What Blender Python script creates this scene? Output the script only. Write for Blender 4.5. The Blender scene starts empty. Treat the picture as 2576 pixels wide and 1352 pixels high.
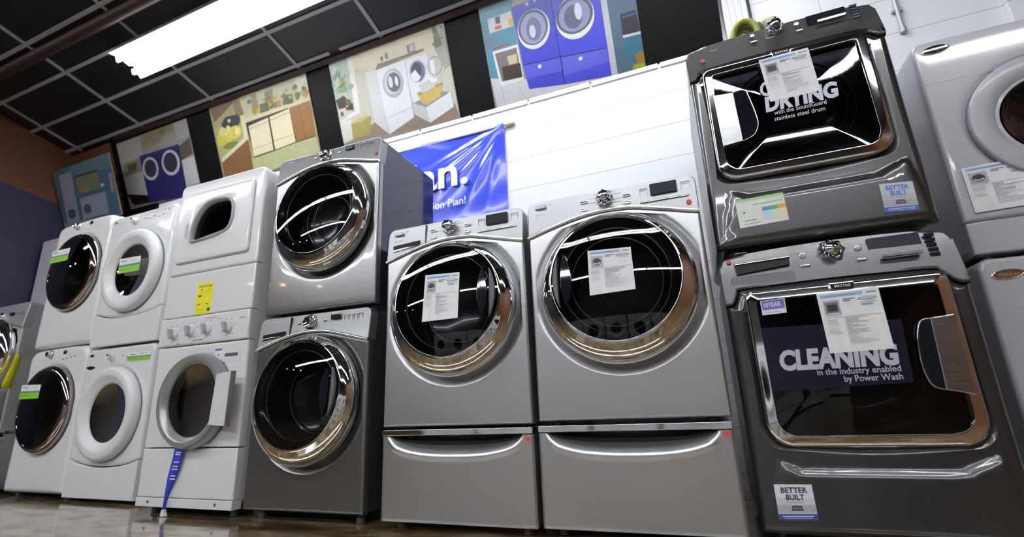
import bpy, bmesh, math, random
from mathutils import Vector, Matrix
random.seed(7)
SC = bpy.context.scene
COL = SC.collection
PI = math.pi

# ------------------------------------------------------------------ camera
def make_camera():
    cd = bpy.data.cameras.new('camera'); co = bpy.data.objects.new('camera', cd); COL.objects.link(co)
    a, b, c = -0.376624, 0.264420, -0.0447467           # yaw, pitch, roll
    f = Vector((math.sin(a)*math.cos(b), math.cos(a)*math.cos(b), math.sin(b)))
    r0 = Vector((math.cos(a), -math.sin(a), 0)); u0 = r0.cross(f)
    r = math.cos(c)*r0 + math.sin(c)*u0; u = -math.sin(c)*r0 + math.cos(c)*u0
    M = Matrix((( r.x, u.x, -f.x, 1.34944), (r.y, u.y, -f.y, -1.80298), (r.z, u.z, -f.z, 0.49851), (0, 0, 0, 1)))
    co.matrix_world = M
    cd.sensor_width = 36.0; cd.lens = 36.0*1201.5/2576.0; cd.clip_start = 0.02; cd.clip_end = 60
    cd.dof.use_dof = True; cd.dof.focus_distance = 2.05; cd.dof.aperture_fstop = 1.6
    SC.camera = co
make_camera()

# ------------------------------------------------------------------ world, exposure
w = bpy.data.worlds.new('shop_ambience'); SC.world = w; w.use_nodes = True
w.node_tree.nodes['Background'].inputs[0].default_value = (0.75, 0.82, 1.0, 1)
w.node_tree.nodes['Background'].inputs[1].default_value = 0.05
vs = SC.view_settings
vs.view_transform = 'Standard'; vs.look = 'None'; vs.gamma = 1.0; vs.use_curve_mapping = False
vs.exposure = 0.2
TUBE_STRENGTH = 42.0            # fluorescent tubes (all light in the shop comes from them)
TUBE_COLOR = (0.93, 0.96, 1.0)

# ------------------------------------------------------------------ materials
def lin(c):
    o = []
    for x in c[:3]:
        x = x/255.0
        o.append(x/12.92 if x <= 0.04045 else ((x+0.055)/1.055)**2.4)
    return (o[0], o[1], o[2], 1.0)

def mat(name, base, metallic=0.0, rough=0.4, coat=0.0, coat_rough=0.05, noise=0.0, nscale=40.0, stretch=(1, 1, 1), bump=0.0, spec=0.5, aniso=0.0):
    m = bpy.data.materials.new(name); m.use_nodes = True
    nt = m.node_tree; p = nt.nodes['Principled BSDF']
    p.inputs['Base Color'].default_value = (base[0], base[1], base[2], 1)
    p.inputs['Metallic'].default_value = metallic; p.inputs['Roughness'].default_value = rough
    p.inputs['Coat Weight'].default_value = coat; p.inputs['Coat Roughness'].default_value = coat_rough
    p.inputs['Specular IOR Level'].default_value = spec
    p.inputs['Anisotropic'].default_value = aniso
    tc = nt.nodes.new('ShaderNodeTexCoord'); mp = nt.nodes.new('ShaderNodeMapping')
    mp.inputs['Scale'].default_value = stretch
    nz = nt.nodes.new('ShaderNodeTexNoise'); nz.inputs['Scale'].default_value = nscale; nz.inputs['Detail'].default_value = 3
    nt.links.new(tc.outputs['Object'], mp.inputs['Vector']); nt.links.new(mp.outputs['Vector'], nz.inputs['Vector'])
    mr = nt.nodes.new('ShaderNodeMapRange')
    mr.inputs['To Min'].default_value = max(0.0, rough-noise); mr.inputs['To Max'].default_value = min(1.0, rough+noise)
    nt.links.new(nz.outputs['Fac'], mr.inputs['Value']); nt.links.new(mr.outputs['Result'], p.inputs['Roughness'])
    if bump > 0:
        bp = nt.nodes.new('ShaderNodeBump'); bp.inputs['Strength'].default_value = bump; bp.inputs['Distance'].default_value = 0.002
        nt.links.new(nz.outputs['Fac'], bp.inputs['Height']); nt.links.new(bp.outputs['Normal'], p.inputs['Normal'])
    return m

def glass_mat(name, tint, refl=1.0, ior=1.6):
    """dark tinted pane: clear sheet whose see-through part is tinted, with a glossy face"""
    m = bpy.data.materials.new(name); m.use_nodes = True; nt = m.node_tree
    for n in list(nt.nodes): nt.nodes.remove(n)
    out = nt.nodes.new('ShaderNodeOutputMaterial'); mix = nt.nodes.new('ShaderNodeMixShader')
    tr = nt.nodes.new('ShaderNodeBsdfTransparent'); gl = nt.nodes.new('ShaderNodeBsdfGlossy')
    fr = nt.nodes.new('ShaderNodeFresnel'); fr.inputs['IOR'].default_value = ior
    nz = nt.nodes.new('ShaderNodeTexNoise'); nz.inputs['Scale'].default_value = 6
    mr = nt.nodes.new('ShaderNodeMapRange'); mr.inputs['To Min'].default_value = 0.012; mr.inputs['To Max'].default_value = 0.03
    nt.links.new(nz.outputs['Fac'], mr.inputs['Value']); nt.links.new(mr.outputs['Result'], gl.inputs['Roughness'])
    tr.inputs['Color'].default_value = (tint[0], tint[1], tint[2], 1); gl.inputs['Color'].default_value = (refl, refl, refl, 1)
    nt.links.new(fr.outputs[0], mix.inputs[0]); nt.links.new(tr.outputs[0], mix.inputs[1]); nt.links.new(gl.outputs[0], mix.inputs[2])
    nt.links.new(mix.outputs[0], out.inputs['Surface'])
    return m

def emit_mat(name, color, strength):
    m = bpy.data.materials.new(name); m.use_nodes = True; nt = m.node_tree
    p = nt.nodes['Principled BSDF']; p.inputs['Base Color'].default_value = (0.9, 0.9, 0.9, 1)
    p.inputs['Emission Color'].default_value = (color[0], color[1], color[2], 1); p.inputs['Emission Strength'].default_value = strength
    return m

def print_mat(name, rough=0.35, gain=1.0):
    """printed paper: the ink colours are stored per face"""
    m = bpy.data.materials.new(name); m.use_nodes = True; nt = m.node_tree; p = nt.nodes['Principled BSDF']
    at = nt.nodes.new('ShaderNodeAttribute'); at.attribute_name = 'ink'
    nz = nt.nodes.new('ShaderNodeTexNoise'); nz.inputs['Scale'].default_value = 25; nz.inputs['Detail'].default_value = 6
    tc = nt.nodes.new('ShaderNodeTexCoord'); nt.links.new(tc.outputs['Object'], nz.inputs['Vector'])
    mr = nt.nodes.new('ShaderNodeMapRange'); mr.inputs['To Min'].default_value = 0.85*gain; mr.inputs['To Max'].default_value = 1.1*gain
    mx = nt.nodes.new('ShaderNodeMix'); mx.data_type = 'RGBA'; mx.blend_type = 'MULTIPLY'; mx.inputs['Factor'].default_value = 1
    nt.links.new(nz.outputs['Fac'], mr.inputs['Value'])
    nt.links.new(at.outputs['Color'], mx.inputs['A']); nt.links.new(mr.outputs['Result'], mx.inputs['B'])
    nt.links.new(mx.outputs['Result'], p.inputs['Base Color']); p.inputs['Roughness'].default_value = rough
    return m

M = {}
M['silver'] = mat('silver_paint', (0.56, 0.565, 0.58), 0.92, 0.34, 0.2, 0.1, 0.006, 8)
M['silver_console'] = mat('silver_console', (0.36, 0.365, 0.38), 0.6, 0.40, 0.2, 0.15, 0.006, 8)
M['steel_grey'] = mat('steel_grey_paint', (0.25, 0.25, 0.255), 0.85, 0.27, 0.5, 0.05, 0.006, 8)
M['steel_console'] = mat('steel_grey_console', (0.26, 0.265, 0.275), 0.7, 0.34, 0.2, 0.1, 0.006, 8)
M['graphite'] = mat('graphite_paint', (0.070, 0.070, 0.072), 0.7, 0.28, 0.7, 0.04, 0.006, 8)
M['graphite_console'] = mat('graphite_console', (0.085, 0.085, 0.088), 0.6, 0.36, 0.25, 0.12, 0.006, 8)
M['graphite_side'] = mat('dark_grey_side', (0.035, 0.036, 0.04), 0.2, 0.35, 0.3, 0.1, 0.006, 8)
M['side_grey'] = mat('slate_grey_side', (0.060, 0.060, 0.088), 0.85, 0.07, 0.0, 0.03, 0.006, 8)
M['white'] = mat('white_enamel', (0.74, 0.75, 0.76), 0.0, 0.26, 0.5, 0.06, 0.006, 8)
M['white_plastic'] = mat('white_plastic', (0.70, 0.71, 0.725), 0.0, 0.36, 0.1, 0.1, 0.006, 8)
M['pearl'] = mat('pearl_grey_enamel', (0.46, 0.465, 0.50), 0.0, 0.27, 0.5, 0.06, 0.006, 8)
M['pearl_ring'] = mat('pearl_grey_plastic', (0.40, 0.405, 0.44), 0.0, 0.40, 0.2, 0.1, 0.006, 8)
M['chrome'] = mat('polished_chrome', (0.83, 0.84, 0.86), 1.0, 0.055, 0, 0.05, 0.02, 12)
M['chrome_dark'] = mat('smoked_chrome', (0.40, 0.36, 0.34), 1.0, 0.07, 0, 0.05, 0.02, 12)
M['brushed'] = mat('brushed_steel', (0.62, 0.62, 0.64), 1.0, 0.22, 0, 0.05, 0.08, 300, (0.05, 1, 1))
M['grey_ring'] = mat('grey_ring_plastic', (0.36, 0.365, 0.37), 0.5, 0.34, 0.2, 0.1, 0.006, 8)
M['black'] = mat('black_plastic', (0.010, 0.010, 0.011), 0.0, 0.4, 0.0, 0.1, 0.02, 60, spec=0.2)
M['bowl'] = mat('dark_window_bowl', (0.032, 0.032, 0.034), 0.0, 0.14, 0.5, 0.04, 0.03, 20)
M['bowl_rim'] = mat('grey_window_rim', (0.30, 0.30, 0.31), 0.6, 0.2, 0.4, 0.05, 0.03, 20)
M['drum'] = mat('steel_drum', (0.10, 0.10, 0.105), 0.9, 0.28, 0, 0.05, 0.1, 90)
M['display'] = mat('display_glass', (0.012, 0.011, 0.024), 0.0, 0.22, 0.0, 0.03, 0.01, 20, spec=0.25)
M['gasket'] = mat('grey_gasket', (0.10, 0.10, 0.105), 0.0, 0.5, 0, 0.1, 0.05, 40)
M['dark_line'] = mat('dark_seam', (0.03, 0.03, 0.032), 0.0, 0.6)
M['print_grey'] = mat('grey_print', (0.16, 0.16, 0.17), 0.0, 0.5)
M['print_light'] = mat('light_print', (0.55, 0.55, 0.57), 0.0, 0.5)
M['letter_silver'] = mat('silver_lettering', (0.50, 0.52, 0.62), 0.1, 0.4)
M['letter_white'] = mat('white_lettering', (0.80, 0.81, 0.86), 0.0, 0.4)
M['red_dot'] = mat('red_sticker', lin((205, 70, 62)), 0.0, 0.5)
M['yellow_paper'] = mat('yellow_label', lin((222, 214, 20)), 0.0, 0.5)
M['blue_ribbon'] = mat('blue_satin', lin((62, 72, 200)), 0.0, 0.35)
M['yellow_hose'] = mat('yellow_hose_rubber', lin((150, 152, 66)), 0.0, 0.5, bump=0.4, nscale=120)
M['beige'] = mat('beige_plastic', lin((205, 200, 175)), 0.0, 0.5)
M['blue_accent'] = mat('dark_blue_accent', (0.02, 0.02, 0.10), 0.0, 0.3)
M['glass_dark'] = glass_mat('tinted_door_glass', (0.48, 0.48, 0.50), 1.0, 1.55)
M['glass_black'] = glass_mat('black_door_glass', (0.13, 0.13, 0.16), 0.95, 1.6)
M['glass_bronze'] = glass_mat('bronze_door_glass', (0.20, 0.16, 0.14), 0.9, 1.6)
M['glass_clear'] = glass_mat('smoked_window_glass', (0.42, 0.43, 0.43), 0.85, 1.32)
M['glass_cover'] = mat('gloss_black_cover', (0.010, 0.010, 0.016), 0.0, 0.03, 0.0)
M['print'] = print_mat('printed_paper', 0.5)
M['poster'] = print_mat('glossy_poster_print', 0.30, 0.62)
M['tube'] = emit_mat('fluorescent_tube', TUBE_COLOR, TUBE_STRENGTH)
M['reflector'] = mat('white_reflector', (0.85, 0.85, 0.85), 0.0, 0.4)
M['tbar'] = mat('grey_tbar', (0.36, 0.36, 0.37), 0.2, 0.5)
M['warm_bulb'] = emit_mat('warm_spot_bulb', (1.0, 0.62, 0.32), 60.0)

# ------------------------------------------------------------------ mesh helpers
class G:
    """collects shapes, builds ONE mesh object. Points are (u across, y into the depth, z up)"""
    def __init__(s): s.v = []; s.f = []; s.mi = []; s.col = []
    def add(s, vs, fs, mi=0, col=None):
        b = len(s.v); s.v += [tuple(x) for x in vs]
        for f in fs: s.f.append(tuple(b+i for i in f)); s.mi.append(mi); s.col.append(col)
        return s
    def bm_add(s, bm, mi=0):
        bm.verts.index_update(); b = len(s.v)
        s.v += [tuple(v.co) for v in bm.verts]
        for f in bm.faces: s.f.append(tuple(b+v.index for v in f.verts)); s.mi.append(mi); s.col.append(None)
        bm.free(); return s
    def box(s, x0, x1, y0, y1, z0, z1, bev=0.0, mi=0, seg=2):
        bm = bmesh.new(); bmesh.ops.create_cube(bm, size=1)
        for v in bm.verts:
            v.co = Vector((x0+(v.co.x+.5)*(x1-x0), y0+(v.co.y+.5)*(y1-y0), z0+(v.co.z+.5)*(z1-z0)))
        if bev > 0: bmesh.ops.bevel(bm, geom=bm.edges[:], offset=bev, segments=seg, affect='EDGES', profile=0.5)
        return s.bm_add(bm, mi)
    def loft(s, loops, cap0=False, cap1=False, mi=0, closed=True):
        n = len(loops[0]); vs = [p for l in loops for p in l]; fs = []
        for i in range(len(loops)-1):
            for j in range(n if closed else n-1):
                k = (j+1) % n; fs.append((i*n+j, i*n+k, (i+1)*n+k, (i+1)*n+j))
        if cap0: fs.append(tuple(range(n-1, -1, -1)))
        if cap1: fs.append(tuple((len(loops)-1)*n+j for j in range(n)))
        return s.add(vs, fs, mi)
    def prism(s, poly, y0, y1, bev=0.0, mi=0, seg=2):
        """poly in (u,z), front at y0, back at y1, front edges rounded"""
        bm = bmesh.new(); vs = [bm.verts.new((a, y0, b)) for a, b in poly]; f = bm.faces.new(vs)
        r = bmesh.ops.extrude_face_region(bm, geom=[f])
        for e in r['geom']:
            if isinstance(e, bmesh.types.BMVert): e.co.y = y1
        if bev > 0:
            es = [e for e in bm.edges if all(abs(v.co.y-y0) < 1e-7 for v in e.verts)]
            bmesh.ops.bevel(bm, geom=es, offset=bev, segments=seg, affect='EDGES', profile=0.5)
        return s.bm_add(bm, mi)
    def lathe(s, prof, cu, cz, seg=64, mi=0, cap0=False, cap1=False):
        """prof: (radius, outward distance d[, upward shift])"""
        loops = []
        for q in prof:
            dz = q[2] if len(q) > 2 else 0.0
            loops.append([(cu+q[0]*math.cos(t), -q[1], cz+dz+q[0]*math.sin(t)) for t in [2*PI*k/seg for k in range(seg)]])
        return s.loft(loops, cap0, cap1, mi)
    def tube(s, path, r, seg=10, closed=False, mi=0, ry=None):
        P = [Vector(p) for p in path]; loops = []; n = len(P)
        for i, p in enumerate(P):
            if closed: t = P[(i+1) % n]-P[i-1]
            else: t = P[min(i+1, n-1)]-P[max(i-1, 0)]
            t.normalize(); a = Vector((0, 1, 0)) if abs(t.y) < .9 else Vector((0, 0, 1))
            b = t.cross(a).normalized(); a = b.cross(t)
            rr = r[i] if isinstance(r, (list, tuple)) else r
            loops.append([p+b*rr*math.cos(q)+a*(ry or rr)*math.sin(q) for q in [2*PI*k/seg for k in range(seg)]])
        if closed: loops.append(loops[0])
        return s.loft(loops, not closed, not closed, mi)
    def quad(s, pts, mi=0, col=None): return s.add(pts, [tuple(range(len(pts)))], mi, col)
    def build(s, name, mats, parent=None, off=(0, 0, 0), smooth=30, loc=None, rot=None, recalc=True):
        me = bpy.data.meshes.new(name)
        me.from_pydata([(a+off[0], b+off[1], c+off[2]) for a, b, c in s.v], [], s.f)
        if not isinstance(mats, (list, tuple)): mats = [mats]
        for m in mats: me.materials.append(m)
        me.polygons.foreach_set('material_index', s.mi)
        if any(c is not None for c in s.col):
            at = me.color_attributes.new('ink', 'FLOAT_COLOR', 'CORNER')
            i = 0
            for f, c in zip(s.f, s.col):
                for _ in f: at.data[i].color = c or (1, 1, 1, 1); i += 1
        if recalc:
            bm = bmesh.new(); bm.from_mesh(me); bmesh.ops.recalc_face_normals(bm, faces=bm.faces[:]); bm.to_mesh(me); bm.free()
        me.update()
        if smooth:
            me.shade_smooth(); me.set_sharp_from_angle(angle=math.radians(smooth))
        o = bpy.data.objects.new(name, me); COL.objects.link(o)
        if smooth and smooth < 60 and len(s.f) < 20000:
            wn = o.modifiers.new('weighted_normals', 'WEIGHTED_NORMAL'); wn.keep_sharp = True; wn.weight = 60
        if parent: o.parent = parent
        if loc: o.location = loc
        if rot: o.rotation_euler = rot
        return o

def thing(name, label, cat, loc=(0, 0, 0), rz=0.0, group=None, rx=0.0):
    o = bpy.data.objects.new(name, None); COL.objects.link(o); o.empty_display_size = 0.1
    o.location = loc; o.rotation_euler = (rx, 0, rz); o['label'] = label; o['category'] = cat
    if group: o['group'] = group
    return o
def tag(o, label, cat, group=None):
    o['label'] = label; o['category'] = cat
    if group: o['group'] = group
    return o
def struct(o): o['kind'] = 'structure'; return o

def dup_tree(o, parent=None):
    c = o.copy(); COL.objects.link(c)
    if parent: c.parent = parent
    for ch in list(o.children): dup_tree(ch, c)
    return c

def text_obj(name, body, height, material, parent, u, d, z, width=None, align='LEFT', bold=0.0, shear=0.0, depth=0.0006, off=0.0, rz=0.0):
    """flat lettering facing outward; height = cap height, (u,z) = start (or end, or middle) of the baseline"""
    cu = bpy.data.curves.new(name, 'FONT'); cu.body = body; cu.size = height/0.70; cu.extrude = depth; cu.shear = shear
    cu.offset = bold*cu.size; cu.align_x = align; cu.resolution_u = 3
    tmp = bpy.data.objects.new(name+'_tmp', cu); COL.objects.link(tmp)
    bpy.context.view_layer.update()
    me = bpy.data.meshes.new_from_object(tmp.evaluated_get(bpy.context.evaluated_depsgraph_get()))
    bpy.data.objects.remove(tmp); bpy.data.curves.remove(cu)
    xs = [v.co.x for v in me.vertices]; wd = max(xs)-min(xs); sx = width/wd if width else 1.0
    cr, sr = math.cos(rz), math.sin(rz)
    for v in me.vertices:
        x, y, zz = v.co.x*sx, v.co.y, v.co.z
        v.co = Vector((x*cr-y*sr, -zz, x*sr+y*cr))
    me.materials.clear(); me.materials.append(material); me.name = name
    o = bpy.data.objects.new(name, me); COL.objects.link(o)
    if parent: o.parent = parent
    o.location = (u+off, -d, z)
    return o

def add_text(g, body, height, u, y, z, col, width=None, bold=0.0, align='LEFT'):
    """lettering printed into a canvas mesh"""
    cu = bpy.data.curves.new('t', 'FONT'); cu.body = body; cu.size = height/0.70; cu.offset = bold*height/0.70; cu.align_x = align; cu.resolution_u = 3
    tmp = bpy.data.objects.new('t', cu); COL.objects.link(tmp); bpy.context.view_layer.update()
    me = bpy.data.meshes.new_from_object(tmp.evaluated_get(bpy.context.evaluated_depsgraph_get()))
    bpy.data.objects.remove(tmp); bpy.data.curves.remove(cu)
    xs = [v.co.x for v in me.vertices]; wd = max(xs)-min(xs); sx = width/wd if width else 1.0
    g.add([(u+v.co.x*sx, y, z+v.co.y) for v in me.vertices], [tuple(p.vertices) for p in me.polygons], 0, lin(col))
    bpy.data.meshes.remove(me)

def catmull(pts, n=8):
    out = []
    P = [pts[0]]+list(pts)+[pts[-1]]
    for i in range(1, len(P)-2):
        for k in range(n):
            t = k/n; p0, p1, p2, p3 = P[i-1], P[i], P[i+1], P[i+2]
            out.append(tuple(0.5*((2*p1[j])+(-p0[j]+p2[j])*t+(2*p0[j]-5*p1[j]+4*p2[j]-p3[j])*t*t+(-p0[j]+3*p1[j]-3*p2[j]+p3[j])*t**3) for j in range(len(p1))))
    out.append(tuple(pts[-1])); return out

def rrect(x0, x1, z0, z1, r, n=6):
    """rounded rectangle, counter-clockwise from the lower left; r = one radius or (bl, br, tr, tl)"""
    if not isinstance(r, (list, tuple)): r = (r,)*4
    out = []
    for (cx, cz, a0, rr) in ((x0+r[0], z0+r[0], PI, r[0]), (x1-r[1], z0+r[1], 1.5*PI, r[1]), (x1-r[2], z1-r[2], 0, r[2]), (x0+r[3], z1-r[3], .5*PI, r[3])):
        for k in range(n+1):
            a = a0+.5*PI*k/n; out.append((cx+rr*math.cos(a), cz+rr*math.sin(a)))
    return out

def radial(poly, c, th):
    """distance from c to the outline along each angle"""
    out = []
    for t in th:
        dx, dz = math.cos(t), math.sin(t); best = None
        for i in range(len(poly)):
            ax, az = poly[i][0]-c[0], poly[i][1]-c[1]; bx, bz = poly[(i+1) % len(poly)][0]-c[0], poly[(i+1) % len(poly)][1]-c[1]
            ex, ez = bx-ax, bz-az; den = dx*ez-dz*ex
            if abs(den) < 1e-12: continue
            s = (ax*ez-az*ex)/den; q = (ax*dz-az*dx)/den
            if s > 0 and -1e-9 <= q <= 1+1e-9 and (best is None or s > best): best = s
        out.append(best if best else 0.01)
    return out

def angles(poly, c, n=120):
    th = [2*PI*k/n for k in range(n)]
    th += [math.atan2(p[1]-c[1], p[0]-c[0]) % (2*PI) for p in poly]
    th.sort(); o = [th[0]]
    for t in th[1:]:
        if t-o[-1] > 1e-4: o.append(t)
    return o

def holed_panel(g, poly, c, rings, edge=0.012, back=0.03, hole=None, mi=0, bulge=None, nmid=5):
    """panel with an outline and a shaped opening. rings: (radius or scale of `hole`, d) from the opening outwards"""
    pts = list(poly)+(list(hole) if hole else [])
    th = angles(pts, c); B = radial(poly, c, th); Hh = radial(hole, c, th) if hole else None
    bf = bulge or (lambda u, z: 0.0)
    loops = []
    def loop(rr, dd, useb=True):
        l = []
        for t, r in zip(th, rr):
            u, z = c[0]+r*math.cos(t), c[1]+r*math.sin(t); l.append((u, -(dd+(bf(u, z) if useb else 0)), z))
        loops.append(l)
    last = None
    for R, d in rings:
        last = [min(R, b-edge*1.6) if not hole else min(h+R, b-edge*1.6) for b, h in zip(B, Hh or B)]
        loop(last, d)
    for k in range(1, nmid+1):
        f = k/nmid; loop([a+(b-edge-a)*f for a, b in zip(last, B)], 0.0)
    loop([b-edge*.62 for b in B], -edge*.08); loop([b-edge*.29 for b in B], -edge*.29); loop([b-edge*.08 for b in B], -edge*.62)
    loop(B, -edge); loop(B, -back)
    g.loft(loops, mi=mi)

def cabinet(g, w, depth, z0, z1, y0=0.02, r=0.012, mi=0, top=True):
    """hollow body behind the front panel: sides, top, back and bottom"""
    th = rrect(0.002, w-0.002, z0, z1, r, 4)
    g.loft([[(a, y0, b) for a, b in th], [(a, depth-0.01, b) for a, b in th], [(w/2+(a-w/2)*.99, depth, z0+(b-z0)*.995) for a, b in th]], cap1=True, mi=mi)

def rect(x0, x1, z0, z1): return [(x0, z0), (x1, z0), (x1, z1), (x0, z1)]

# ------------------------------------------------------------------ printed canvases
class Canvas(G):
    """flat print: corners tl, tr, br, bl in (u,z), facing outward at distance d"""
    def __init__(s, tl, tr, br, bl, d=0.0, step=0.00012):
        super().__init__(); s.c = (tl, tr, br, bl); s.d = d; s.step = step; s.k = 0
    def pt(s, u, v):
        tl, tr, br, bl = s.c
        return tuple((1-u)*((1-v)*bl[i]+v*tl[i])+u*((1-v)*br[i]+v*tr[i]) for i in (0, 1))
    def poly(s, pts, col):
        s.k += 1; y = -s.d-s.k*s.step
        q = [s.pt(*p) for p in pts]; s.quad([(a, y, b) for a, b in q], 0, lin(col)); return s
    def rect(s, u0, v0, u1, v1, col): return s.poly([(u0, v0), (u1, v0), (u1, v1), (u0, v1)], col)
    def ell(s, cu, cv, ru, rv, col, n=24): return s.poly([(cu+ru*math.cos(2*PI*k/n), cv+rv*math.sin(2*PI*k/n)) for k in range(n)], col)
    def text(s, body, u, v, hgt, col, width=None, bold=0.0):
        s.k += 1; b = G(); add_text(b, body, 1.0, 0, 0, 0, col, None, bold)
        xs = [p[0] for p in b.v]; w0 = max(xs)-min(xs)
        y = -s.d-s.k*s.step
        vs = []
        for p in b.v:
            q = s.pt(u+(p[0]-min(xs))/w0*width, v+p[2]*hgt); vs.append((q[0], y, q[1]))
        s.add(vs, b.f, 0, lin(col)); return s
    def base(s, col, thick=0.0006):
        tl, tr, br, bl = s.c; y0, y1 = -s.d, -s.d+thick
        P = [(a, y0, b) for a, b in s.c]+[(a, y1, b) for a, b in s.c]
        s.add(P, [(0, 1, 2, 3), (7, 6, 5, 4), (0, 4, 5, 1), (1, 5, 6, 2), (2, 6, 7, 3), (3, 7, 4, 0)], 0, lin(col)); return s

def sheet(unit, label, corners, d, thumb='round', logo=True, d0=None, lean=0.0):
    """product information sheet taped on a door; stands where the door is"""
    if d0 is not None:      # measured on a plane at d0, moved out to the glass face
        k = (1.803-d)/(1.803-d0); cu, cv = 1.349-(unit.location.x-unit['w']/2), .4985-unit.location.z
        corners = [(cu+(a-cu)*k, cv+(b-cv)*k) for a, b in corners]
    cx = sum(p[0] for p in corners)/4; cz = sum(p[1] for p in corners)/4
    c = Canvas(*[(a-cx, b-cz) for a, b in corners], d=0.0).base((236, 237, 240))
    rnd = random.Random(int(cx*1000)+len(label))
    c.rect(.05, .905, .74, .965, (158, 186, 222)); c.rect(.10, .925, .62, .940, (120, 150, 200))
    c.rect(.79, .925, .95, .945, (120, 122, 135))
    c.rect(.07, .60, .34, .86, (176, 178, 182))
    if thumb == 'round': c.ell(.205, .73, .10, .085, (74, 76, 80)); c.ell(.205, .70, .08, .03, (205, 207, 210)); c.ell(.205, .745, .075, .05, (48, 49, 52))
    else:
        c.rect(.10, .63, .31, .83, (110, 112, 116)); c.rect(.13, .68, .29, .79, (45, 46, 50)); c.rect(.10, .61, .31, .65, (200, 201, 204))
    for k, (a, b) in enumerate(((.40, .60), (.40, .52))): c.rect(a, .855-.03*k, b, .868-.03*k, (90, 92, 96))
    c.ell(.79, .845, .155, .03, (150, 156, 172)); c.ell(.79, .848, .12, .018, (205, 210, 220))
    if logo: c.rect(.68, .735, .86, .765, (120, 170, 226))
    c.rect(.66, .785, .93, .793, (165, 168, 175))
    c.rect(.05, .572, .95, .577, (150, 152, 156))
    for k in range(3): c.rect(.07, .53-.035*k, .07+.16+.05*rnd.random(), .538-.035*k, (170, 172, 176))
    c.rect(.06, .42, .30, .424, (190, 191, 194))
    for k in range(18): c.rect(.36, .545-.024*k, .36+rnd.choice((.10, .16, .22, .30, .36, .45)), .552-.024*k, (150, 152, 157))
    for k in range(3): c.rect(.07, .38-.03*k, .07+.12+.1*rnd.random(), .387-.03*k, (178, 180, 184))
    o = c.build('information_sheet', M['print'], recalc=False, smooth=0)
    R = Matrix.Rotation(unit.rotation_euler.z, 3, 'Z')
    o.location = Vector(unit.location)+R @ Vector((cx-unit['w']/2, -d, cz)); o.rotation_euler = (-lean, 0, unit.rotation_euler.z)
    tag(o, label, 'information sheet', 'information sheets taped on the doors')
    return o

def sticker(root, name, corners, d, kind, label=None):
    w = root['w']
    c = Canvas(*corners, d=d, step=0.0001)
    if kind == 'green':
        c.base((226, 230, 230)); c.rect(.0, .0, 1, .42, (128, 196, 48)); c.rect(0, .42, 1, .56, (96, 124, 128)); c.rect(.08, .2, .5, .26, (90, 150, 40)); c.rect(.6, .2, .8, .24, (90, 150, 40))
        c.rect(.08, .75, .35, .85, (140, 145, 190)); c.rect(.55, .78, .85, .84, (190, 193, 200))
    elif kind == 'yellow':
        c.base((232, 224, 24))
        c.text('ENERGYGUIDE', .12, .86, .06, (40, 40, 20), .8, .02)
        c.rect(.3, .7, .8, .71, (150, 145, 20)); c.rect(.28, .75, .33, .80, (60, 58, 20)); c.rect(.12, .56, .32, .61, (60, 58, 20)); c.rect(.12, .30, .3, .33, (90, 86, 20)); c.rect(.62, .30, .8, .33, (90, 86, 20))
        c.rect(.1, .14, .6, .15, (150, 145, 20)); c.rect(.76, .08, .92, .18, (50, 48, 60))
    elif kind == 'offer':
        c.base((228, 231, 226)); c.rect(0, .9, 1, 1, (170, 210, 150)); c.rect(.35, .72, .95, .76, (150, 190, 120))
        c.rect(.52, .46, .70, .60, (70, 150, 215)); c.rect(.70, .46, .84, .60, (90, 170, 110)); c.rect(.84, .46, 1, .60, (225, 165, 70))
        c.rect(.52, .14, .70, .46, (200, 222, 238)); c.rect(.70, .14, .84, .46, (210, 230, 205)); c.rect(.84, .14, 1, .46, (240, 222, 190))
        c.rect(.12, .48, .16, .54, (60, 130, 70)); c.rect(.12, .20, .36, .23, (120, 160, 120)); c.rect(.1, .1, .44, .115, (150, 170, 150))
    elif kind in ('built', 'built_light'):
        hi = kind == 'built_light'
        c.base((206, 210, 216) if hi else (186, 189, 194)); c.rect(0, .62, 1, .98, (226, 229, 233) if hi else (196, 199, 204)); c.rect(0, .2, 1, .42, (176, 180, 188) if hi else (168, 170, 176))
        col = (24, 26, 70) if hi else (66, 104, 196)
        c.text('BETTER', .16, .76, .155, col, .70, .03); c.text('BUILT', .27, .56, .155, col, .48, .03)
        c.text('WITH AMERICAN PRIDE', .28, .475, .035, (110, 112, 120), .44)
        c.poly([(.36, .26), (.68, .26), (.64, .40), (.40, .40)], (60, 62, 66)); c.text('MAYTAG', .42, .30, .06, (190, 192, 196), .2)
        for (a, b) in ((.2, .3), (.12, .36), (.28, .38), (.82, .3), (.9, .36), (.75, .38)): c.ell(a, b, .025, .025, (205, 190, 186))
        c.rect(0, .0, 1, .17, (66, 96, 176) if not hi else (60, 74, 140)); c.rect(.1, .09, .9, .12, (190, 200, 230)); c.rect(.14, .04, .86, .06, (150, 160, 205))
    elif kind == 'tenyear':
        c.base((196, 198, 214)); c.rect(.05, .35, .95, .95, (104, 100, 176)); c.text('10YEAR', .12, .5, .3, (214, 214, 236), .7, .03); c.rect(.0, .0, 1, .28, (226, 228, 235)); c.rect(.1, .12, .8, .16, (150, 150, 190))
    elif kind == 'small':
        c.base((226, 228, 232)); c.rect(.05, .8, .95, .97, (96, 104, 196)); c.rect(.1, .5, .5, .55, (190, 190, 200)); c.ell(.6, .45, .08, .09, (90, 96, 190)); c.rect(.1, .2, .8, .25, (200, 200, 205))
    o = c.build(name, M['print'], root, (-w/2, 0, 0), smooth=0, recalc=False)
    if label: o['label'] = label
    return o

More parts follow.
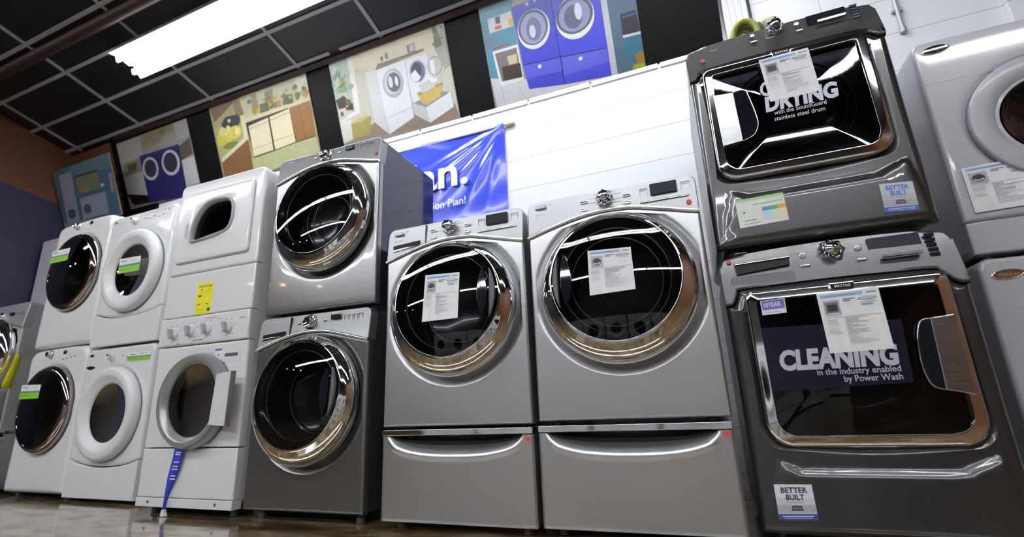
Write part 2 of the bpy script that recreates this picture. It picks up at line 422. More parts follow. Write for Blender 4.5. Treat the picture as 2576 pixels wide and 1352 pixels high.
# ------------------------------------------------------------------ appliance building blocks
def unit(name, label, cat, x, y, zb, rz, w, group=None):
    """Empty at the middle of the front bottom edge; parts use u measured from the left edge"""
    o = thing(name, label, cat, (x+w/2*math.cos(rz), y+w/2*math.sin(rz), zb), rz, group); o['w'] = w
    return o

def feet(root, depth, h, mt='gasket'):
    w = root['w']
    for u in (0.06, w-0.06):
        for y in (0.07, depth-0.08):
            g = G(); seg = 12
            for (r, z0, z1) in ((0.011, -h*0.5, 0.006), (0.02, -h, -h*0.45)):
                g.loft([[(u+r*math.cos(2*PI*k/seg), y+r*math.sin(2*PI*k/seg), z) for k in range(seg)] for z in (z0, z1)], True, True)
            g.build('foot', M[mt], root, (-w/2, 0, 0))
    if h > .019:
        g = G(); g.box(.012, w-.012, .11, .13, -h, 0.002); g.build('shade_strip', M['black'], root, (-w/2, 0, 0), smooth=0)  # black strip added so the gap under the machine reads as shade

def knob(root, u, z, d, r=0.034, mt='chrome', facets=False, name='knob'):
    w = root['w']; g = G()
    if facets:
        n = 8; seg = 64; loops = []
        for (rr, dd, amp) in ((1.0, 0, .0), (1.02, .012, .05), (.98, .022, .09), (.86, .028, .06), (.80, .020, .0), (.66, .016, 0), (.62, .040, 0), (.55, .050, 0), (.3, .054, 0), (.02, .055, 0)):
            loops.append([(u+r*rr*(1+amp*math.cos(n*t))*math.cos(t), -d-dd, z+r*rr*(1+amp*math.cos(n*t))*math.sin(t)) for t in [2*PI*k/seg for k in range(seg)]])
        g.loft(loops, cap1=True)
    else:
        g.lathe([(r*1.06, d), (r*1.06, d+.004), (r*.98, d+.009), (r*.78, d+.010), (r*.74, d+.026), (r*.66, d+.032), (r*.5, d+.030), (r*.02, d+.028)], u, z, 48, cap1=True)
    o = g.build(name, M[mt], root, (-w/2, 0, 0), smooth=40)
    p = G(); p.box(u-.003, u+.003, -d-.060 if facets else -d-.034, -d-.05 if facets else -d-.028, z+r*.10, z+r*.55, .001)
    p.build('pointer', M['black'], o, (-w/2, 0, 0))
    return o

def button(root, u, z, d, bw, bh, mt='chrome', name='button', dep=0.006, r=None):
    w = root['w']; g = G(); g.prism(rrect(u-bw/2, u+bw/2, z-bh/2, z+bh/2, r if r is not None else min(bw, bh)*.45, 5), -d-dep, -d+.004, min(dep*.5, .003))
    return g.build(name, M[mt], root, (-w/2, 0, 0))

def frame_lines(root, x0, x1, z0, z1, d, mt='print_grey', t=0.0012, name='button_outline'):
    g = G(); w = root['w']
    for a in ((x0, x1, z0, z0+t), (x0, x1, z1-t, z1), (x0, x0+t, z0, z1), (x1-t, x1, z0, z1)):
        g.box(a[0], a[1], -d-.0008, -d+.001, a[2], a[3])
    return g.build(name, M[mt], root, (-w/2, 0, 0), smooth=0)

def print_marks(root, marks, d, mt='print_grey', name='printed_marks'):
    """rows of tiny unreadable control legends; marks = (u0, u1, z, height)"""
    g = G(); w = root['w']; rnd = random.Random(len(marks))
    for (a, b, z, h) in marks:
        x = a
        while x < b:
            l = rnd.uniform(.003, .008); dd = d(z) if callable(d) else d
            g.box(x, min(b, x+l), -dd-.0007, -dd+.001, z, z+h); x += l+.002
    return g.build(name, M[mt], root, (-w/2, 0, 0), smooth=0)

def chrome_door(root, c, R=0.297, glass='glass_dark', handle='right', bowl_rings=(.19,), shift=0.027, name='door', ring='chrome', gr=0.243, drum=False):
    w = root['w']; off = (-w/2, 0, 0); k = R/0.297; s = shift; DM = .024; TL = .07
    lean = lambda g, q=1.0: setattr(g, 'v', [(a, b+TL*(zz-c[1]-s)*q, zz) for a, b, zz in g.v])
    g = G(); g.lathe([(.270*k, -.02), (.294*k, -.006), (.298*k, .004), (.2985*k, .018), (.2965*k, .032), (.290*k, .046), (.279*k, .058, .2*s), (.265*k, .0665, .55*s), (gr+.010, .0725, .85*s), (gr+.003, .0775, s), (gr, .077, s), (gr-.002, .070, s)], c[0], c[1], 96)
    g.v = [(a, b+TL*(zz-c[1]-s)*max(0, min(1, (-b-.015)/.045)), zz) for a, b, zz in g.v]
    door = g.build(name, M[ring], root, off, smooth=60)
    g = G(); n = 9
    g.lathe([(gr*(1-(i/n))+.0005, .078+DM*(1-(1-i/n)**2), s) for i in range(n+1)], c[0], c[1], 96, cap1=True); lean(g)
    g.build('door_glass', M[glass], door, off, smooth=80)
    g = G(); g.lathe([(gr-.002, .070, s), (gr-.02, .055, s), (gr-.03, .050, s), (gr-.045, .02, s*.7), (gr-.055, -.03, s*.4), (gr-.075, -.075, 0), (gr-.13, -.095, 0), (.001, -.10, 0)], c[0], c[1], 72, cap1=True)
    g.build('window_bowl', M['bowl'], door, off, smooth=40)
    for r in bowl_rings:
        g = G(); dd = .045 if r > .2 else (.015 if r > .17 else -.06)
        g.tube([(c[0]+r*math.cos(2*PI*q/64), -dd, c[1]+s*.7+r*math.sin(2*PI*q/64)) for q in range(64)], .0035, 8, True)
        g.build('window_rim', M['bowl_rim'], door, off, smooth=60)
    if handle:
        sg = 1 if handle == 'right' else -1
        # lens-shaped finger pocket near the rim of the glass
        lens = []; hz = .105; uc = c[0]+sg*.178
        for q in range(13): t = -1+2*q/12; lens.append((uc+sg*.020*(1-t*t)+sg*.004, c[1]+s+t*hz))
        for q in range(1, 12): t = 1-2*q/12; lens.append((uc-sg*.026*(1-t*t)+sg*.004, c[1]+s+t*hz))
        if sg < 0: lens = lens[::-1]
        grip = G(); out = []
        a0 = .44
        for q in range(13): t = -a0+2*a0*q/12; out.append((c[0]+sg*(gr-.010)*math.cos(t), c[1]+s+(gr-.010)*math.sin(t)))
        inn = [(uc+sg*.030+sg*.004*(1-(-1+2*q/12)**2), c[1]+s+(-1+2*q/12)*hz) for q in range(13)]
        poly = out+inn[::-1]
        if sg < 0: poly = poly[::-1]
        grip.prism(poly, -.094, -.080, .002); lean(grip)
        h = grip.build('door_handle', M['gasket'], door, off)
        g = G(); g.prism(lens, -.0975, -.080, .002); lean(g); g.build('finger_pocket', M['glass_cover'], door, off)
    return door

CROWN = [(0, .742), (.09, .770), (.184, .794), (.262, .808), (.335, .813), (.40, .811), (.46, .803), (.57, .776), (.63, .760), (.686, .747)]

def shear(g, zc, k):
    g.v = [(a, b+max(0.0, c-zc)*k, c) for a, b, c in g.v]

def front_washer(label, x, y, zb, rz, h, paint, consolem, name='washing_machine', cat='washing machine', depth=0.72, slot=True, style='duet',
                 c=(.349, .4925), handle='right', group=None, glass='glass_dark', foot=0.03, rings=(.205, .165), side=None, tilt=.12, R=.297, drum=False):
    w = 0.687; U = unit(name, label, cat, x, y, zb, rz, w, group); off = (-w/2, 0, 0)
    crown = catmull(CROWN, 5)
    g = G(); cabinet(g, w, depth, 0.0, h-.012, 0.022); g.build('cabinet', M[side or paint], U, off)
    g = G(); poly = [(0, .0), (w, .0)]+[(min(a, w), b) for a, b in crown[::-1]]
    holed_panel(g, poly, c, [(R-.017, -.035), (R-.012, -.022), (R-.002, -.020), (R+.006, -.019), (R+.016, -.013), (R+.027, -.005), (R+.036, -.001), (R+.042, 0)], .014, .035)
    g.build('front_panel', M[paint], U, off, smooth=50)
    # sloped control panel above the wave
    g = G(); top = rrect(0, w, .70, h, (.0, .0, .034, .034), 6)
    poly = [(a, b+.003) for a, b in crown]+[p for p in top if p[1] > .8]
    g.prism(poly, -.004, .05, .005, seg=3); shear(g, .74, tilt)
    g.build('control_panel', M[consolem], U, off, smooth=40)
    dz = lambda z: .004-max(0, z-.74)*tilt
    g = G(); g.tube([(a, -.003-0*b, b+.001) for a, b in crown], .0075, 10); g.build('chrome_wave_trim', M['chrome'], U, off, smooth=60)
    if style == 'duet':
        ku, kz = .334, .868
        knob(U, ku, kz, dz(kz), .034, 'chrome', True)
        for (u, z) in ((.248, .867), (.246, .833), (.422, .866), (.421, .834)): button(U, u, z, dz(z), .034 if z > .85 else .030, .014)
        g = G(); g.prism(rrect(.515, .617, .846, .893, .004), -dz(.87)-.0015, 0, .001); shear(g, .87, tilt); g.build('display', M['display'], U, off)
        for (a, b) in ((.474, .505), (.632, .665)):
            g = G(); o = frame_lines(U, a, b, .836, .882, dz(.86)+.0005)
        print_marks(U, [(.478, .500, .872, .0025), (.636, .660, .872, .0025), (.29, .31, .895, .002), (.36, .385, .895, .002), (.27, .298, .878, .002), (.37, .40, .882, .002), (.27, .298, .858, .002), (.37, .40, .858, .002), (.36, .40, .843, .002)], dz)
        g = G(); g.box(.474, .655, -dz(.823)-.003, 0, .819, .8235, .0012); g.build('touch_strip', M['chrome'], U, off)
        for q in range(5):
            g = G(); a = .474+.181*q/5+.002; g.box(a, a+.028, -dz(.823)-.005, -dz(.823), .8185, .824, .001); g.build('button', M['brushed'], U, off)
        g = G(); g.prism(rrect(.035, .082, .872, .888, .003), -dz(.88)-.004, 0, .0015); b = g.build('brand_plate', M['letter_white'], U, off)
        print_marks(U, [(.095, .105, .886, .004), (.038, .043, .842, .004), (.05, .075, .845, .002)], dz)
    else:
        ku, kz = .330, .862
        knob(U, ku, kz, dz(kz), .036, 'chrome')
        g = G(); g.prism(rrect(.462, .512, .862, .884, .002), -dz(.872)-.0015, 0, .001); g.build('display', M['display'], U, off)
        frame_lines(U, .455, .52, .835, .89, dz(.86)+.0005)
        for q in range(4): frame_lines(U, .535+.028*q, .557+.028*q, .845, .878, dz(.86)+.0005)
        for u in (.258, .42): button(U, u, .862, dz(.86), .018, .010, 'brushed')
        print_marks(U, [(.06, .10, .875, .005), (.54, .56, .884, .002), (.57, .585, .884, .002), (.60, .62, .884, .002)], dz, 'print_light')
    if slot:
        g = G()
        poly = [(.034, .790), (.165, .806), (.176, .812), (.178, .829), (.034, .820)]
        g.prism([(a, b) for a, b in poly], -dz(.81)-.0015, .0, .0015); s = g.build('dispenser_slot', M['black'], U, off)
        g = G(); g.prism([(.034, .788), (.16, .804), (.10, .806), (.034, .800)], -dz(.80)-.005, .0, .002); g.build('drawer_lip', M['chrome' if style != 'duet' else 'silver'], s, off)
        g = G(); g.box(.2055, .2068, -dz(.86)-.0006, 0, .803, h-.008); g.v = [(a, b+max(0, z-.86)*tilt, z) for a, b, z in g.v]; g.build('drawer_seam', M['dark_line'], U, off, smooth=0)
    chrome_door(U, c, R, glass, handle, rings)
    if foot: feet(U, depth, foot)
    return U

def pedestal(label, x, y, zb, rz, h, paint, depth=0.70, dot=True, foot=0.03):
    w = 0.687; U = unit('pedestal_drawer', label, 'pedestal drawer', x, y, zb, rz, w, 'pedestal drawers under the silver machines'); off = (-w/2, 0, 0)
    g = G(); cabinet(g, w, depth, 0, h, .03, .004); g.build('cabinet', M[paint], U, off)
    # drawer front with a scooped hand-hold along its upper edge
    nu, nz = 110, 90; zt = .330
    def zb_(u):
        t = (u-.338)/.302
        return None if abs(t) >= 1 else zt-.062*(1-abs(t)**2.6)**.6
    vs = []; fs = []
    zs = [zt*(1-(1-k/nz)**1.7) for k in range(nz+1)]
    for k in range(nz+1):
        for i in range(nu+1):
            u = w*i/nu; z = zs[k]; e = min(u, w-u, z+.002); d = 0.0
            if e < .008: d = -.008+math.sqrt(max(0, .008**2-(.008-e)**2))
            b = zb_(u)
            if b is not None:
                t = max(0, min(1, (z-b+.012)/.072)); d -= .078*t*t*(3-2*t)
                lip = math.exp(-((z-b+.020)/.012)**2); d += .007*lip*min(1, (1-abs((u-.338)/.302))*8)
            vs.append((u, -d, z))
    for k in range(nz):
        for i in range(nu): fs.append((k*(nu+1)+i, k*(nu+1)+i+1, (k+1)*(nu+1)+i+1, (k+1)*(nu+1)+i))
    g = G(); g.add(vs, fs)
    # edges back to the cabinet
    g.box(0.0, .003, .0075, .035, 0, zt); g.box(w-.003, w, .0075, .035, 0, zt); g.box(0, w, .0075, .035, 0, .003)
    g.build('drawer_front', M[paint], U, off, smooth=60)
    g = G(); g.box(.004, w-.004, .012, .11, .3305, .3335); g.build('shadow_filler', M['black'], U, off, smooth=0)  # black filler added to darken the scoop's top like shade under the strip
    g = G(); g.prism(rrect(.0, w, .333, .357, .004, 3), -.004, .04, .003); g.build('chrome_strip', M['chrome'], U, off)
    if dot:
        g = G(); g.lathe([(.0105, .0), (.0105, .0012), (.0005, .0014)], .664, .317, 24, cap1=True); s = g.build('red_sticker', M['red_dot'], U, off)
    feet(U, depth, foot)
    return U

def red_dot(U, u, z, d, r=.010):
    g = G(); g.lathe([(r, d-.001), (r, d+.0012), (.0005, d+.0015)], u, z, 24, cap1=True)
    return g.build('red_sticker', M['red_dot'], U, (-U['w']/2, 0, 0))

# ------------------------------------------------------------------ graphite pair
def graphite_unit(label, x, y, zb, rz, h, is_washer, depth=0.72, foot=0.03):
    w = .694 if is_washer else .682
    U = unit('washing_machine' if is_washer else 'clothes_dryer', label, 'washing machine' if is_washer else 'clothes dryer', x, y, zb, rz, w); off = (-w/2, 0, 0)
    zc = .735 if is_washer else .728                      # console seam
    if is_washer: D = (.062, .634, .262, .775); rad = (.075, .075, .026, .026)
    else: D = (.050, .612, .262, .752); rad = (.070, .070, .030, .030)
    tilt = .24
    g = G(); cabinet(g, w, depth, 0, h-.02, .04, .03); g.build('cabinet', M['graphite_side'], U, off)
    hole = rrect(D[0]+.02, D[1]-.02, D[2]+.02, D[3]-.02, .05)
    cc = ((D[0]+D[1])/2, .47)
    ztop = D[3]+.018
    seam = catmull([(0, zc), (.022, zc+.002), (.034, zc+.018), (.046, ztop-.014), (.075, ztop), (.335, ztop+.006), (.595, ztop), (w-.062, ztop-.014), (w-.040, zc+.018), (w-.022, zc+.002), (w, zc)], 5)
    poly = [(0, 0), (w, 0)]+seam[::-1]
    def sm(t): t = max(0, min(1, t)); return t*t*(3-2*t)
    def bulge(u, z):
        # apron below the door swells forward inside a slanted outline
        xl = .022+(z/.19)*.062; xr = w-.016-(z/.20)*.030
        zz = .185+.05*max(0, abs(u-.34)-.20)/.12
        b = sm((u-xl)/.02+.5)*sm((xr-u)/.02+.5)*sm((zz-z)/.03+.5)
        return .014*b
    g = G(); holed_panel(g, poly, cc, [(0.0, -.03), (.006, -.022), (.022, -.016), (.032, -.006), (.044, 0)], .030, .05, hole, bulge=bulge, nmid=26)
    g.build('front_panel', M['graphite'], U, off, smooth=50)
    g = G(); top = catmull([(w, zc), (w, h-.055), (w-.004, h-.022), (w-.030, h-.002), (w*.75, h+.010), (w*.5, h+.014), (w*.25, h+.010), (.030, h-.002), (.004, h-.022), (0, h-.055), (0, zc)], 6)
    poly = [(a, b+.002) for a, b in seam[1:-1]]+top
    g.prism(poly, .0, .09, .010, seg=4); shear(g, zc, tilt); g.build('control_panel', M['graphite_console'], U, off, smooth=45)
    dz = lambda z: -max(0, z-zc)*tilt
    # --- controls
    K = 1.0
    if is_washer: ku, kz, kr = .358, .897, .038
    else: ku, kz, kr = .346, .899, .033
    knob(U, ku, kz, dz(kz)-.004, kr, 'chrome', True)
    if is_washer:
        for (u, z, bw, bh) in ((.272, .893, .022, .021), (.437, .894, .022, .021), (.272, .854, .030, .010), (.439, .851, .030, .010)): button(U, u, z, dz(z), bw, bh, 'brushed', dep=.005)
        disp = (.466, .612, .834, .924); kp = (.622, .648, .832, .916)
        print_marks(U, [(.262, .284, .907, .002), (.426, .448, .908, .002), (.30, .328, .930, .002), (.38, .42, .930, .002), (.30, .32, .915, .002), (.398, .42, .915, .002), (.298, .316, .898, .002), (.402, .42, .898, .002), (.30, .32, .88, .002), (.40, .42, .88, .002), (.32, .335, .862, .002), (.36, .385, .856, .003), (.06, .10, .935, .003)], dz, 'print_light')
        g = G(); g.prism([(.052, .850), (.226, .866), (.226, .891), (.052, .888)], -dz(.87)-.0015, .02, .001); shear(g, .87, tilt); s = g.build('dispenser_slot', M['black'], U, off)
        g = G(); g.box(.050, .230, -dz(.888)-.004, .02, .8895, .8945, .0015); g.v = [(a, b, z+(a-.14)*.03) for a, b, z in g.v]; g.build('drawer_lip', M['chrome'], s, off)
        g = G(); g.prism(rrect(.030, .235, .800, .842, .012), -dz(.82)-.003, .02, .003); shear(g, .82, tilt); g.build('dispenser_drawer', M['graphite_console'], U, off)
    else:
        for (u, z, bw, bh) in ((.264, .896, .019, .018), (.424, .894, .019, .018), (.264, .860, .026, .009), (.427, .855, .026, .009)): button(U, u, z, dz(z), bw, bh, 'brushed', dep=.005)
        disp = (.458, .592, .838, .915); kp = (.604, .628, .838, .908)
        print_marks(U, [(.10, .13, .872, .003), (.20, .204, .88, .004), (.31, .34, .858, .003)], dz, 'print_light')
    g = G(); g.prism(rrect(disp[0], disp[1], disp[2], disp[3], .005), -dz(.88)-.004, .03, .002); shear(g, .88, tilt); ds = g.build('display', M['display'], U, off)
    g = G(); g.prism(rrect(disp[0]+.026, disp[1]-.014, disp[2]+.012, disp[2]+.021, .001), -dz(disp[2]+.016)-.010, 0, .001); g.build('touch_strip', M['brushed'], ds, off)
    n = 5
    for q in range(n):
        z0 = kp[2]+(kp[3]-kp[2])*q/n
        g = G(); g.prism(rrect(kp[0], kp[1], z0+.002, z0+(kp[3]-kp[2])/n-.002, .002), -dz(z0)-.003, .03, .0015); g.build('button', M['display'], U, off)
    # --- door: rounded rectangular chrome frame round a dark panel
    def rr(i, dd, n=7): return [(a, -dd, b) for a, b in rrect(D[0]+i, D[1]-i, D[2]+i, D[3]-i, [max(.012, q-i*.6) for q in rad], n)]
    g = G(); g.loft([rr(.008, -.02), rr(0, -.012), rr(-.001, .016), rr(.002, .0205), rr(.006, .0235), rr(.010, .0245), rr(.030, .0275), rr(.0325, .0275), rr(.035, .0240), rr(.036, .010)])
    door = g.build('door', M['chrome'], U, off, smooth=40)
    c0 = ((D[0]+D[1])/2, (D[2]+D[3])/2)
    g = G(); base = rr(.0345, .0175); loops = []
    hw, hh = (D[1]-D[0])/2-.034, (D[3]-D[2])/2-.034
    for t in [1-q/14 for q in range(14)]+[.01]: loops.append([(c0[0]+(a-c0[0])*t, -(.0175+.011*max(0, 1-((a-c0[0])*t/hw)**2)*max(0, 1-((b-c0[1])*t/hh)**2)), c0[1]+(b-c0[1])*t) for a, _, b in base])
    g.loft(loops, cap1=True); g.build('door_glass', M['glass_black'], door, off, smooth=80)
    base = rr(.036, .006)
    hc = [(a, -.004, b) for a, _, b in base]; circ = rrect(c0[0]-.18, c0[0]+.18, c0[1]-.18, c0[1]+.18, .1799, 7)
    g = G(); g.loft([hc, [(a, -.004, b) for a, b in circ], [(a*.96+c0[0]*.04, .05, b*.96+c0[1]*.04) for a, b in circ], [(a*.6+c0[0]*.4, .08, b*.6+c0[1]*.4) for a, b in circ]], cap1=True)
    g.build('window_bowl', M['bowl'], door, off, smooth=40)
    for r_, dd in ((.205, .006), (.178, .005), (.150, -.05)):
        g = G(); g.tube([(c0[0]+r_*math.cos(2*PI*q/72), -dd, c0[1]-.01+r_*math.sin(2*PI*q/72)) for q in range(72)], .0035, 8, True); g.build('window_rim', M['bowl_rim'], door, off, smooth=60)
    g = G(); bu = (D[0]+D[1])/2+.004; bz = D[3]-.014
    g.prism([(bu-.036, bz+.012), (bu-.032, bz-.013), (bu+.032, bz-.013), (bu+.036, bz+.012)], -.034, -.01, .003); b = g.build('badge', M['chrome'], door, off)
    g = G(); g.prism([(bu-.030, bz+.008), (bu-.0275, bz-.009), (bu+.0275, bz-.009), (bu+.030, bz+.008)], -.0352, -.03, .0008); g.build('badge_plate', M['black'], door, off)
    text_obj('badge_lettering', 'MAYTAG', .0085, M['letter_white'], door, bu-.022, .0356, bz-.0045, .044, bold=.01, off=-w/2)
    # --- handle: brushed plate with a scooped cup beside it
    if is_washer: hp = [(.556, .634), (.617, .640), (.617, .403), (.548, .420)]; cup = [(.556, .632), (.535, .628), (.522, .605), (.512, .56), (.508, .50), (.512, .46), (.522, .433), (.548, .421)]
    else: hp = [(.076, .622), (.146, .616), (.150, .402), (.080, .396)]; cup = [(.146, .616), (.178, .618), (.192, .606), (.196, .59), (.206, .53), (.212, .47), (.204, .44), (.186, .416), (.150, .404)]
    g = G(); g.prism(hp, -.036, -.012, .004); h = g.build('door_handle', M['brushed'], door, off)
    cc_ = catmull(cup, 4)
    g = G(); g.prism(cc_, -.0322, -.015, .0015); g.build('finger_cup', M['glass_cover'], door, off)
    g = G(); g.tube([(a, -.0325, b) for a, b in cc_], .0022, 8); g.build('cup_rim', M['chrome'], door, off, smooth=60)
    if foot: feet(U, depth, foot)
    return U, door

# ------------------------------------------------------------------ white machines
def white_ring_door(U, c, R, Rw, mt='white_plastic', glass='glass_clear', gd=.014, prof=None, drum=True):
    w = U['w']; off = (-w/2, 0, 0)
    g = G(); g.lathe(prof or [(R-.02, -.02), (R-.001, -.004), (R+.001, .012), (R, .030), (R-.010, .044), (R-.028, .050), (R-.050, .049), (R-.060, .047), (Rw+.012, .026), (Rw+.002, .018), (Rw-.002, -.022)], c[0], c[1], 80)
    door = g.build('door', M[mt], U, off, smooth=50)
    g = G(); g.lathe([(Rw, gd), (Rw*.7, gd-.012), (Rw*.35, gd-.018), (.001, gd-.020)], c[0], c[1], 64, cap1=True); g.build('door_glass', M[glass], door, off, smooth=80)
    g = G(); g.lathe([(Rw+.004, -.02), (Rw+.006, -.05), (Rw+.035, -.06), (Rw+.045, -.36), (.001, -.37)], c[0], c[1], 64, cap1=True)
    d = g.build('drum', M['bowl'] if not drum else M['drum'], U, off, smooth=30)
    for k in range(3):
        t = 2*PI*k/3-.9; r = Rw+.03
        g = G(); p = [(c[0]+r*math.cos(t), c[1]+r*math.sin(t))]
        e = (-math.sin(t), math.cos(t)); q = (math.cos(t), math.sin(t))
        a = [(c[0]+q[0]*r+e[0]*.03, c[1]+q[1]*r+e[1]*.03), (c[0]+q[0]*(r-.045)+e[0]*.006, c[1]+q[1]*(r-.045)+e[1]*.006), (c[0]+q[0]*(r-.045)-e[0]*.006, c[1]+q[1]*(r-.045)-e[1]*.006), (c[0]+q[0]*r-e[0]*.03, c[1]+q[1]*r-e[1]*.03)]
        g.prism(a, .09, .35, .004); g.build('drum_fin', M['drum'], d, off)
    return door

def ring_machine(label, x, y, zb, rz, h, is_washer, group=None, depth=.68, foot=.02, mt='white', ringm='white_plastic', R=.284, Rw=.176, c=(.347, .497), seam=(.225, .180), console=.800, plain=False, prof=None):
    """front loader with a broad raised door ring and a curved lower panel"""
    w = .686; U = unit('washing_machine' if is_washer else 'clothes_dryer', label, 'washing machine' if is_washer else 'clothes dryer', x, y, zb, rz, w, group); off = (-w/2, 0, 0)
    g = G(); cabinet(g, w, depth, 0, h-.004, .03, .022); g.build('cabinet', M[mt], U, off)
    cur = [(w*q/16, seam[0]-(seam[0]-seam[1])*(1-abs(-1+2*q/16)**2.2)) for q in range(17)]
    g = G(); poly = [(a, b+.0025) for a, b in cur]+[(w, h-.03), (w-.008, h-.010), (w-.03, h), (.03, h), (.008, h-.010), (0, h-.03)]
    holed_panel(g, poly, c, [(R-.03, -.04), (R-.014, -.012), (R+.004, -.008), (R+.014, -.002), (R+.02, 0)], .018, .04); g.build('front_panel', M[mt], U, off, smooth=50)
    g = G(); poly = cur[::-1]+[(0, 0), (w, 0)]
    bm_poly = [(a, b-.0025 if b > .1 else b) for a, b in poly]
    g.prism(bm_poly, -.004, .04, .008, seg=3); g.build('lower_panel', M[mt], U, off, smooth=40)
    g = G(); g.box(.01, w-.01, -.0008, .004, console, console+.0016); g.build('console_seam', M['print_light'], U, off, smooth=0)
    white_ring_door(U, c, R, Rw, ringm, prof=prof)
    if not plain:
        g = G(); g.lathe([(.019, 0), (.019, .003), (.001, .004)], .055, h-.04, 24, cap1=True); g.v = [(a, b, h-.04+(z-h+.04)*.45) for a, b, z in g.v]
        g.build('brand_oval', M['chrome_dark'], U, off)
        for q in range(5): button(U, .38+.045*q, h-.055-.01*(q % 2), 0, .022, .012, 'white_plastic')
        knob(U, .27, h-.06, 0, .026, 'white_plastic')
        print_marks(U, [(.36, .60, h-.030, .002), (.22, .245, h-.05, .002), (.30, .325, h-.05, .002)], 0, 'print_light')
    if is_washer and not plain:
        g = G(); g.prism(catmull([(.01, .792), (.06, .776), (.11, .790), (.06, .800), (.01, .792)], 4)[:-1], -.004, .01, .001); g.build('dispenser_grip', M['black'], U, off)
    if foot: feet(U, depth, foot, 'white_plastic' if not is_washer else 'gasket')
    return U

def dark_door_machine(label, x, y, zb, rz, h, is_washer, c, R=.288, depth=.70, foot=.03, group=None):
    w = .686; U = unit('washing_machine' if is_washer else 'clothes_dryer', label, 'washing machine' if is_washer else 'clothes dryer', x, y, zb, rz, w, group); off = (-w/2, 0, 0)
    g = G(); cabinet(g, w, depth, 0, h-.008, .05, .05); g.build('cabinet', M['white'], U, off)
    g = G(); top = catmull([(w, h-.11), (w-.006, h-.055), (w-.040, h-.014), (w-.14, h-.001), (w*.5, h), (.10, h-.006), (.03, h-.018), (.004, h-.05), (0, h-.10)], 5)
    poly = [(0, 0), (w, 0)]+top
    holed_panel(g, poly, c, [(R-.03, -.04), (R-.008, -.012), (R+.004, -.008), (R+.014, -.002), (R+.02, 0)], .035, .06); g.build('front_panel', M['white'], U, off, smooth=50)
    g = G(); g.lathe([(R-.02, -.02), (R-.001, -.004), (R+.001, .014), (R-.004, .028), (R-.016, .040), (R-.030, .046), (R-.036, .046), (R-.038, .040)], c[0], c[1], 80)
    door = g.build('door', M['chrome_dark'], U, off, smooth=60)
    g = G(); r = R-.0365
    g.lathe([(r*(1-i/8)+.0004, .043+.022*(1-(1-i/8)**2)) for i in range(9)], c[0], c[1], 80, cap1=True); g.build('door_glass', M['glass_bronze'], door, off, smooth=80)
    g = G(); g.lathe([(r, .036), (r-.03, .03), (r-.06, -.02), (r-.10, -.06), (.001, -.07)], c[0], c[1], 64, cap1=True); g.build('window_bowl', M['bowl'], door, off, smooth=40)
    g = G(); g.tube([(c[0]+.165*math.cos(2*PI*q/60), -.012, c[1]+.165*math.sin(2*PI*q/60)) for q in range(60)], .004, 8, True); g.build('window_rim', M['bowl_rim'], door, off, smooth=60)
    knob(U, .262, h-.045, 0, .026, 'chrome')
    g = G(); g.prism(rrect(.400, .440, h-.052, h-.028, .003), -.0012, .02, .0005); g.build('display', M['display'], U, off)
    for q in range(4): button(U, .41+.045*q, h-.085+.004*q, 0, .016, .008, 'silver')
    print_marks(U, [(.47, .60, h-.05, .002), (.08, .11, h-.06, .003)], 0, 'print_light')
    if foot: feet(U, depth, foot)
    return U

